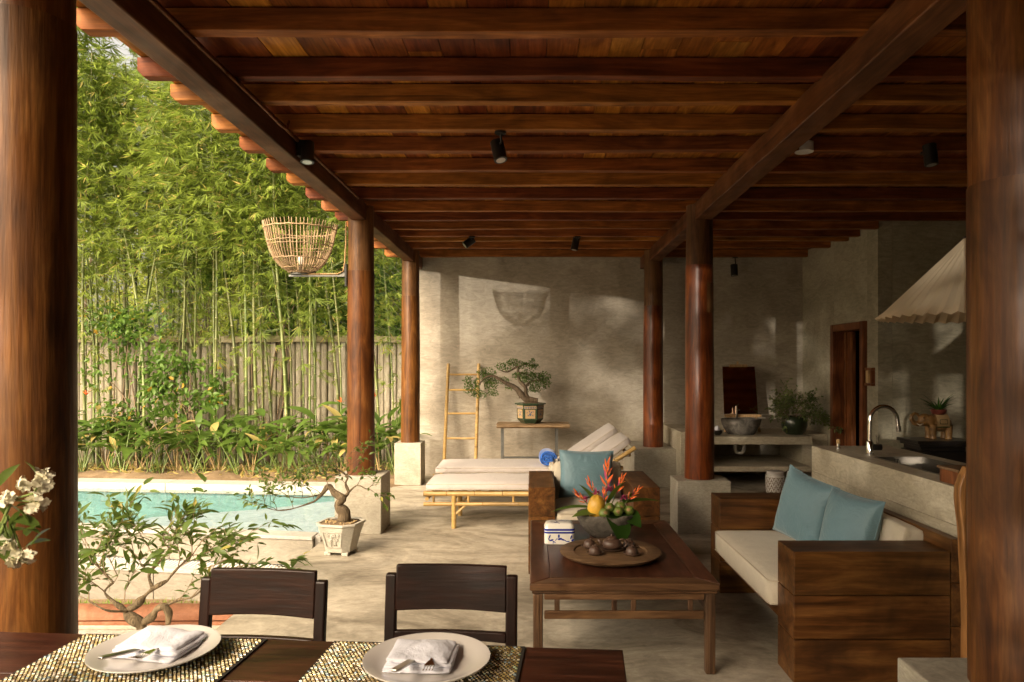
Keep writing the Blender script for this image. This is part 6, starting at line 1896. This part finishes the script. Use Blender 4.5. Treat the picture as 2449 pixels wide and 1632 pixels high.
# ================================================================== VEGETATION
def bamboo_fan(r_, L0=.11, L1=.24, n_=8):
    vs = []; fs = []
    for k in range(n_):
        a_ = R(-48 + 96 * k / (n_ - 1)) + r_.gauss(0, .16)
        L_ = r_.uniform(L0, L1) * (1 - .25 * abs(a_)); w = L_ * .045
        dx, dy = math.sin(a_), math.cos(a_); px_, py_ = dy, -dx
        dz = r_.uniform(-.28, .05)
        b = len(vs)
        s0 = .012
        vs += [(dx * s0, dy * s0, 0), (dx * L_ * .4 + px_ * w, dy * L_ * .4 + py_ * w, dz * L_ * .25 - .003), (dx * L_ * .97, dy * L_ * .97, dz * L_), (dx * L_ * .4 - px_ * w, dy * L_ * .4 - py_ * w, dz * L_ * .25 - .003)]
        fs += [(b, b + 1, b + 2), (b, b + 2, b + 3)]
    return vs, fs
def culm_meshes(seed, H, lean, r0, zmin, nf, rad=.55):
    r_ = random.Random(seed)
    pts = []; rs = []; z = 0; k = 0
    def pos(z):
        t = z / H
        return Vector((lean[0] * t * t + .03 * math.sin(z * 1.3 + seed), lean[1] * t * t + .03 * math.sin(z * 1.1 + seed * 2), z - .15 * t ** 3 * H * .1))
    nodes_ = [0.]
    while nodes_[-1] < H: nodes_.append(nodes_[-1] + r_.uniform(.22, .34) * (1 + .25 * (nodes_[-1] / H)))
    for zz in nodes_:
        rr = r0 * (1 - .75 * (zz / H) ** 1.3) if zz < H else .003
        rr = max(rr, .004)
        for dz, f in ((-.012, 1.), (-.003, 1.14), (.004, 1.14), (.010, .96)):
            pts.append(pos(max(0, min(H, zz + dz)) + 1e-4 * len(pts))); rs.append(rr * f)
    stalk = MB().tube(pts, rs, 8, cap=False)
    for zz in nodes_[1:-1]:
        rr = max(.004, r0 * (1 - .75 * (zz / H) ** 1.3)) * 1.16
        q = pos(zz)
        stalk.tube([q + Vector((0, 0, -.003)), q + Vector((0, 0, .003))], rr, 8, mi=1, cap=False)
    fb_ = MB(); fans = [bamboo_fan(r_) for _ in range(4)]; ml = [[] for _ in range(4)]
    tw_ = MB()
    for i in range(nf):
        zz = lerp(zmin, H * 1.0, r_.random() ** .85)
        c = pos(zz); a_ = r_.uniform(0, 6.28)
        R_ = rad * (.2 + .8 * r_.random()) * (.45 + .55 * min(1, (H - zz) / 1.5 + .2))
        out = Vector((math.cos(a_), math.sin(a_), r_.uniform(-.5, .45)))
        p = c + out * R_
        if i % 2 == 0:
            tw_.tube([c, c + out * R_ * .5 + Vector((0, 0, .06)), p], [.004, .0028, .0015], 3, cap=False)
        dd = (out + Vector((r_.gauss(0, .5), r_.gauss(0, .5), r_.gauss(-.35, .35)))).normalized()
        ml[i % 4].append((tuple(p), basis(dd, r_.gauss(0, .6)), r_.uniform(.8, 1.25)))
    for q in range(4): fb_.scatter(fans[q][0], fans[q][1], ml[q])
    return (stalk.mesh('bamboo_stalk', [M['culm'], M['node']], True), tw_.mesh('bamboo_twig', M['stemgreen']), fb_.mesh('bamboo_foliage', M['bam_leaf']))
front_var = [culm_meshes(11 + i, H, ln, .026, zm, nf, .72) for i, (H, ln, zm, nf) in enumerate([(6.8, (.5, -.7), 3.5, 500), (6.3, (-.6, -.6), 3.1, 460), (6.9, (.2, -.9), 3.6, 500), (6.0, (-.2, -.7), 2.7, 430), (6.6, (.8, -.5), 3.3, 460), (5.4, (-.4, -.7), 2.3, 400)])]
thin_var = [culm_meshes(41 + i, H, ln, .019, zm, nf, .4) for i, (H, ln, zm, nf) in enumerate([(4.6, (.3, -.3), 1.1, 150), (5.4, (-.4, -.4), 1.6, 190)])]
back_var = [culm_meshes(71 + i, H, ln, .034, zm, nf, .8) for i, (H, ln, zm, nf) in enumerate([(9.0, (.9, -.6), 4.0, 420), (8.2, (-.8, -.5), 3.6, 420), (9.6, (.3, -.9), 4.4, 440)])]
def bamboo(var, x, y, z, rz, s, label, group):
    st_, tw_, fo_ = var
    b = E('bamboo_culm', (x, y, z), label, 'bamboo', group, rz)
    b.scale = (s, s, s)
    link('stalk', st_, b); o = link('twigs', tw_, b); tag(o, kind='stuff'); o = link('foliage', fo_, b); tag(o, kind='stuff')
    return b
culm_px = [190, 219, 227, 291, 318, 333, 405, 431, 452, 497, 516, 543, 572, 584, 603, 628, 652, 668, 712, 720, 775, 873, 902]
marks = {219: 'leaning green bamboo culm, one of the pair nearest the left column', 712: 'straight green bamboo culm left of the lantern column, right under the basket', 720: 'green bamboo culm just right of the straight one under the basket',
         775: 'green bamboo culm closest to the left side of the lantern column', 873: 'green bamboo culm seen right of the lantern column', 628: 'thick green bamboo culm under the left side of the basket lantern', 652: 'green bamboo culm below the middle of the basket lantern'}
for i, cpx in enumerate(culm_px):
    Y = rng.uniform(9.75, 10.30)
    X = (cpx - 1225) / K * Y
    thin = (i % 4 == 2)
    lab = marks.get(cpx, ('thin young bamboo culm' if thin else 'green bamboo culm') + ' before the ribbed fence, %s counted from the left column' % 'first second third fourth fifth sixth seventh eighth ninth tenth eleventh twelfth thirteenth fourteenth fifteenth sixteenth seventeenth eighteenth nineteenth twentieth twenty-first twenty-second twenty-third'.split()[i])
    bamboo(thin_var[i % 2] if thin else front_var[rng.randrange(6)], X, Y, -.02, rng.uniform(-1.2, 1.2) if not thin else rng.uniform(0, 6.3), rng.uniform(.76, 1.0), lab, 'bamboo culms in front of the fence')
bare_var = [culm_meshes(91 + i, H, ln, .017, zm, nf, .5) for i, (H, ln, zm, nf) in enumerate([(6.2, (.3, -.3), 3.8, 150), (5.8, (-.4, -.3), 3.5, 140), (6.5, (.1, .3), 4.0, 160)])]
for i in range(34):
    Y = rng.uniform(10.66, 11.0) if i % 3 else rng.uniform(9.8, 10.35)
    bamboo(bare_var[i % 3], (rng.uniform(180, 790) - 1225) / K * Y, Y, 0, rng.uniform(0, 6.28), rng.uniform(.85, 1.1), 'slim bamboo cane with a bare lower stem along the fence', 'slim bamboo canes along the fence')
for i in range(8):
    bamboo(front_var[rng.randrange(6)], rng.uniform(-9.4, -6.7), rng.uniform(9.9, 10.3), -.02, rng.uniform(-1, 1), rng.uniform(.85, 1.1), 'green bamboo culm hidden behind the thick left column', 'bamboo culms in front of the fence')
for i in range(50):
    Y = rng.uniform(11.0, 13.5); X = rng.uniform(-11.5, -1.4) * (Y / 12.5)
    bamboo(back_var[i % 3] if i % 3 else front_var[i % 6], X, Y, 0, rng.uniform(0, 6.28), rng.uniform(.6, .86), 'tall bamboo culm growing beyond the fence', 'bamboo culms beyond the fence')

# leafy trees farther back
def tree_meshes(seed, H, cr, n_leaf, lsz, mat):
    r_ = random.Random(seed)
    tk = limb([(0, 0, 0), (.1, .05, H * .25), (-.1, .1, H * .5), (.15, 0, H * .8)], [.16, .13, .10, .04], seed, 8, .05)
    cl = []
    for k in range(16):
        a_ = r_.uniform(0, 6.28); z0 = r_.uniform(.3, .75) * H; rr = cr * r_.uniform(.4, 1.0)
        e = Vector((rr * math.cos(a_), rr * math.sin(a_), z0 + r_.uniform(.05, .3) * H))
        m_ = Vector((rr * .45 * math.cos(a_ + .2), rr * .45 * math.sin(a_ + .2), z0 + .08 * H))
        q = limb([(0, .05, z0 * .9), m_, e], [.06, .04, .015], seed + k, 5, .1, 3); tk.add(q.v, q.f)
        cl += [(e, r_.uniform(.5, 1.) * cr * .5), (m_, r_.uniform(.3, .6) * cr * .5)]
    for k in range(10): cl.append((Vector((r_.gauss(0, cr * .4), r_.gauss(0, cr * .4), H * r_.uniform(.45, 1.))), cr * r_.uniform(.25, .5)))
    lv_, lf_ = leaf(1, .4, 2, .2, .2)
    ms = []
    for k in range(n_leaf):
        c, rr = cl[r_.randrange(len(cl))]
        v = Vector((r_.gauss(0, 1), r_.gauss(0, 1), r_.gauss(0, 1))).normalized() * r_.random() ** .45
        p = c + Vector((v.x * rr, v.y * rr, v.z * rr * .7))
        ms.append((tuple(p), basis((r_.gauss(0, 1), r_.gauss(0, 1), r_.gauss(-.4, .8)), r_.uniform(0, 6)), lsz * r_.uniform(.7, 1.3)))
    return tk.mesh('tree_trunk', M['bark_dark'], True), MB().scatter(lv_, lf_, ms).mesh('tree_crown', mat)
tv = [tree_meshes(5, 8.5, 2.6, 9000, .17, M['tree_leaf']), tree_meshes(6, 7.0, 2.4, 8500, .15, M['tree_leaf']), tree_meshes(9, 5.0, 2.0, 7000, .14, M['tree_leaf'])]
def tree(v, x, y, z, rz, s, label, group, name='leafy_tree'):
    t = E(name, (x, y, z), label, 'tree', group, rz); t.scale = (s, s, s)
    link('trunk', tv[v][0], t); o = link('crown', tv[v][1], t); tag(o, kind='stuff'); return t
for i, (v, x, y, s) in enumerate([(0, -14.5, 19, 1.0), (1, -11.2, 18, .95), (0, -8.2, 20, 1.0), (1, -6.0, 18, 1.05), (2, -12.8, 16.5, 1.), (2, -8.0, 16.5, .9), (2, -4.9, 17, 1.1), (1, -3.8, 18, 1.1), (0, -1.5, 20, 1.0), (2, -2.6, 14.6, 1.0), (1, -17, 17, 1.1), (0, 2.5, 21, 1.)]):
    tree(v, x, y, -.2, i * 1.9, s * .84, 'leafy green tree in the dense wood behind the bamboo', 'trees behind the bamboo')
# dark leafed shrubs / vines
def shrub(name, c, rx, ry, rz_, n_, lsz, mat, label, cat, stems=6, drop=0.):
    s = E(name, (c[0], c[1], 0), label, cat)
    tk = MB(); ms = []
    lv_, lf_ = leaf(1, .5, 4, .3, .25, .4)
    cl = [(Vector((c[0] + rng.uniform(-1, 1) * rx * .75, c[1] + rng.uniform(-1, 1) * ry * .7, c[2] + rng.uniform(-1, 1) * rz_ * .75)), rng.uniform(.25, .5)) for _ in range(14)]
    for k in range(stems):
        e = cl[k][0]
        q = limb([(c[0] + rng.uniform(-.15, .15), c[1], 0), (c[0] + rng.uniform(-.3, .3) * rx, c[1], c[2] * .5), e], [.014, .010, .004], k * 3., 5, .1); tk.add(q.v, q.f)
    for k in range(n_):
        cc, f = cl[rng.randrange(14)]
        v = Vector((rng.gauss(0, 1), rng.gauss(0, 1), rng.gauss(0, 1))).normalized() * rng.random() ** .5
        p = cc + Vector((v.x * rx * f, v.y * ry * f, v.z * rz_ * f))
        ms.append((tuple(p), basis((rng.gauss(0, 1), rng.gauss(-.5, .8), rng.gauss(-.4, .7)), rng.uniform(-1.2, 1.2)), lsz * rng.uniform(.7, 1.3)))
    O('stems', tk, M['twig'], s, smooth=True)
    tag(O('foliage', MB().scatter(lv_, lf_, ms), mat, s), kind='stuff')
def at(x, y, Y): return tuple(px(x, y, Y))
shrub('leafy_shrub', at(300, 790, 9.9), .95, .3, .55, 900, .085, M['vine_leaf'], 'dark green leafy shrub among the bamboo at the left, crossing the fence top', 'shrub')
shrub('leafy_shrub', at(430, 860, 9.8), .75, .3, .50, 700, .085, M['vine_leaf'], 'dark green leafy shrub hanging over the fence below the bamboo, left of centre', 'shrub')
shrub('leafy_shrub', at(330, 960, 9.7), .7, .25, .25, 420, .08, M['vine_leaf'], 'low dark leafy shrub behind the broad leaved plants at the left', 'shrub')
shrub('climbing_vine', at(620, 560, 10.5), 1.1, .4, .55, 1100, .11, M['vine_leaf'], 'dark leafy vine hanging behind the basket lantern', 'vine')
shrub('climbing_vine', at(470, 620, 10.6), .6, .3, .6, 500, .10, M['vine_leaf'], 'dark leafy vine climbing the bamboo left of the basket lantern', 'vine')
shrub('leafy_shrub', at(710, 720, 11.0), 1.0, .5, .6, 1000, .11, M['vine_leaf'], 'dark green shrub rising behind the fence under the basket lantern', 'shrub')
shrub('leafy_shrub', at(885, 720, 11.0), .9, .5, 1.1, 1100, .11, M['vine_leaf'], 'dark green shrub behind the fence seen right of the lantern column', 'shrub')

# broad-leaved ginger plants
gl_ = []
for q in range(4):
    a_, b_ = leaf(1, [.25, .29, .22, .31][q], 7, [.5, .3, .8, .6][q], .28, .4)
    gl_.append((MB().add(a_, b_).mesh('broad_leaf', M['ginger'], True), MB().add(a_, b_).mesh('broad_leaf', M['ginger_y'], True)))
def ginger(x, y, s, seed, label):
    r_ = random.Random(seed)
    gnr = E('ginger_plant', (x, y, .0), label, 'plant', 'broad leaved ginger plants along the fence')
    st_ = MB()
    for k in range(r_.choice([3, 4])):
        a_ = r_.uniform(0, 6.28); ln = r_.uniform(.1, .45)
        p1 = Vector((math.cos(a_) * ln * .3, math.sin(a_) * ln * .3, .30 * s)); p2 = Vector((math.cos(a_) * ln * .8, math.sin(a_) * ln * .8, r_.uniform(.5, .8) * s))
        st_.tube([(0, 0, -.02), p1, p2], [.009, .007, .004], 5)
        for j in range(3):
            t = .35 + .65 * j / 2
            b_ = p1.lerp(p2, t)
            aa = a_ + (1 if j % 2 else -1) * r_.uniform(.6, 1.7)
            dd = Vector((math.cos(aa), math.sin(aa) - .25, r_.uniform(.25, 1.5)))
            B = basis(dd, r_.uniform(-.5, .5)); L_ = r_.uniform(.28, .50) * s
            me = gl_[r_.randrange(4)][1 if r_.random() < .07 else 0]
            o = link('leaf', me, gnr, b_); o.rotation_euler = Matrix(B.tolist()).to_euler(); o.scale = (L_ * r_.uniform(.85, 1.15), L_, L_)
    for k in range(4):
        a_ = r_.uniform(0, 6.28); q = Vector((math.cos(a_) * .22, math.sin(a_) * .22, r_.uniform(.02, .25)))
        st_.tube([(0.05 * math.cos(a_), .05 * math.sin(a_), 0), q * .6 + Vector((0, 0, .12)), q], [.005, .004, .002], 4)
    O('stems', st_, M['drystem'] if seed % 3 == 0 else M['stemgreen'], gnr, loc=(0, 0, 0))
    return gnr
k = 0
gx = -6.75
while gx < -1.75:
    for row, (yy, s0) in enumerate(((9.22, .80), (9.62, .95))):
        xx = gx + rng.uniform(-.08, .08) + (.09 if row else 0)
        ginger(xx, yy + rng.uniform(-.12, .12) - .03 * (xx + 2), rng.uniform(.85, 1.15) * s0, k, 'clump of long broad green leaves in the bed at the foot of the fence')
        k += 1
    gx += .175
# orange bird flowers among them
for (x, y) in ((198, 908), (496, 917), (783, 925), (860, 915)):
    p = px(x, y, 9.75)
    o = E('orange_garden_flower', (p.x, p.y, 0), 'small orange flower rising from the broad leaves, %s' % {198: 'nearest the left column', 496: 'in the middle of the bed', 783: 'beside the lantern column', 860: 'right of the lantern column'}[x], 'flower', 'orange flowers in the garden bed')
    O('stem', MB().tube([(p.x, p.y, 0), (p.x + .02, p.y, p.z * .5), tuple(p)], .004, 5), M['stemgreen'], o)
    lv_, lf_ = leaf(.09, .022, 4, .1, .5, .3)
    for q in range(5):
        O('bract', MB().scatter(lv_, lf_, [(tuple(p), basis((rng.uniform(-1, 1), rng.uniform(-.5, .5), rng.uniform(.2, 1)), 0), 1.)]), M['orange'], o)
# dry litter
lv_, lf_ = leaf(1, .25, 3, .3, .4)
ms = []
for i in range(650):
    x = rng.uniform(-7, -1.75); y = rng.uniform(8.75, 9.9) - .09 * (x + 2)
    ms.append(((x, y, .03 + .07 * max(0, 1 - abs(y - 9.25) / .5)), basis((rng.gauss(0, 1), rng.gauss(0, 1), rng.uniform(0, .5)), rng.uniform(0, 6)), rng.uniform(.04, .14)))
tag(O('leaf_litter', MB().scatter(lv_, lf_, ms), M['ginger_y']), 'dry fallen leaves on the soil bed', 'litter', kind='stuff')

# trees of the side garden, out of frame to the left and behind: their shade dapples the walls
def shade_tree(seed, H, cr, nc, n_leaf, lsz):
    r_ = random.Random(seed)
    tk = limb([(0, 0, 0), (.1, .05, H * .3), (-.1, .1, H * .6), (.1, 0, H * .9)], [.14, .10, .07, .03], seed, 8, .05)
    ms = []; lv_, lf_ = leaf(1, .4, 2, .2, .2)
    cl = []
    for k in range(nc):
        a_ = r_.uniform(0, 6.28); rr = cr * r_.random() ** .5
        e = Vector((rr * math.cos(a_), rr * math.sin(a_), H * r_.uniform(.12, 1.)))
        q = limb([(0, .03, e.z * .8), e * .5 + Vector((0, 0, e.z * .42)), e], [.04, .025, .01], seed + k, 5, .1, 3); tk.add(q.v, q.f)
        cl.append((e, r_.uniform(.18, .42)))
    for k in range(n_leaf):
        c, rr = cl[r_.randrange(nc)]
        v = Vector((r_.gauss(0, 1), r_.gauss(0, 1), r_.gauss(0, 1))).normalized() * r_.random() ** .4 * rr
        ms.append((tuple(c + v), basis((r_.gauss(0, 1), r_.gauss(0, 1), r_.gauss(-.4, .8)), r_.uniform(0, 6)), lsz * r_.uniform(.7, 1.3)))
    return tk.mesh('tree_trunk', M['bark_dark'], True), MB().scatter(lv_, lf_, ms).mesh('tree_crown', M['tree_leaf'])
gtv = [shade_tree(31, 4.6, 1.5, 34, 5200, .13), shade_tree(32, 5.2, 1.7, 46, 8200, .13)]
for i, (v, x, y, s, w_) in enumerate([(1, -7.4, -7.0, 1.0, 'nearest the pavilion'), (1, -9.3, -9.5, 1.0, 'second from the pavilion'), (0, -11.8, -9.5, .9, 'farthest from the pavilion'), (1, -6.4, -8.6, 1., 'behind the nearest one'), (0, -10.4, -7.2, .8, 'beside the path'), (1, -4.9, -6.6, .9, 'beside the corner of the added rear wall')]):
    t = E('garden_tree', (x, y, -.55), 'small side garden tree out of view, ' + w_, 'tree', 'trees of the side garden', i * 2.3)
    t.scale = (s, s, s); link('trunk', gtv[v][0], t); o = link('crown', gtv[v][1], t); tag(o, kind='stuff')
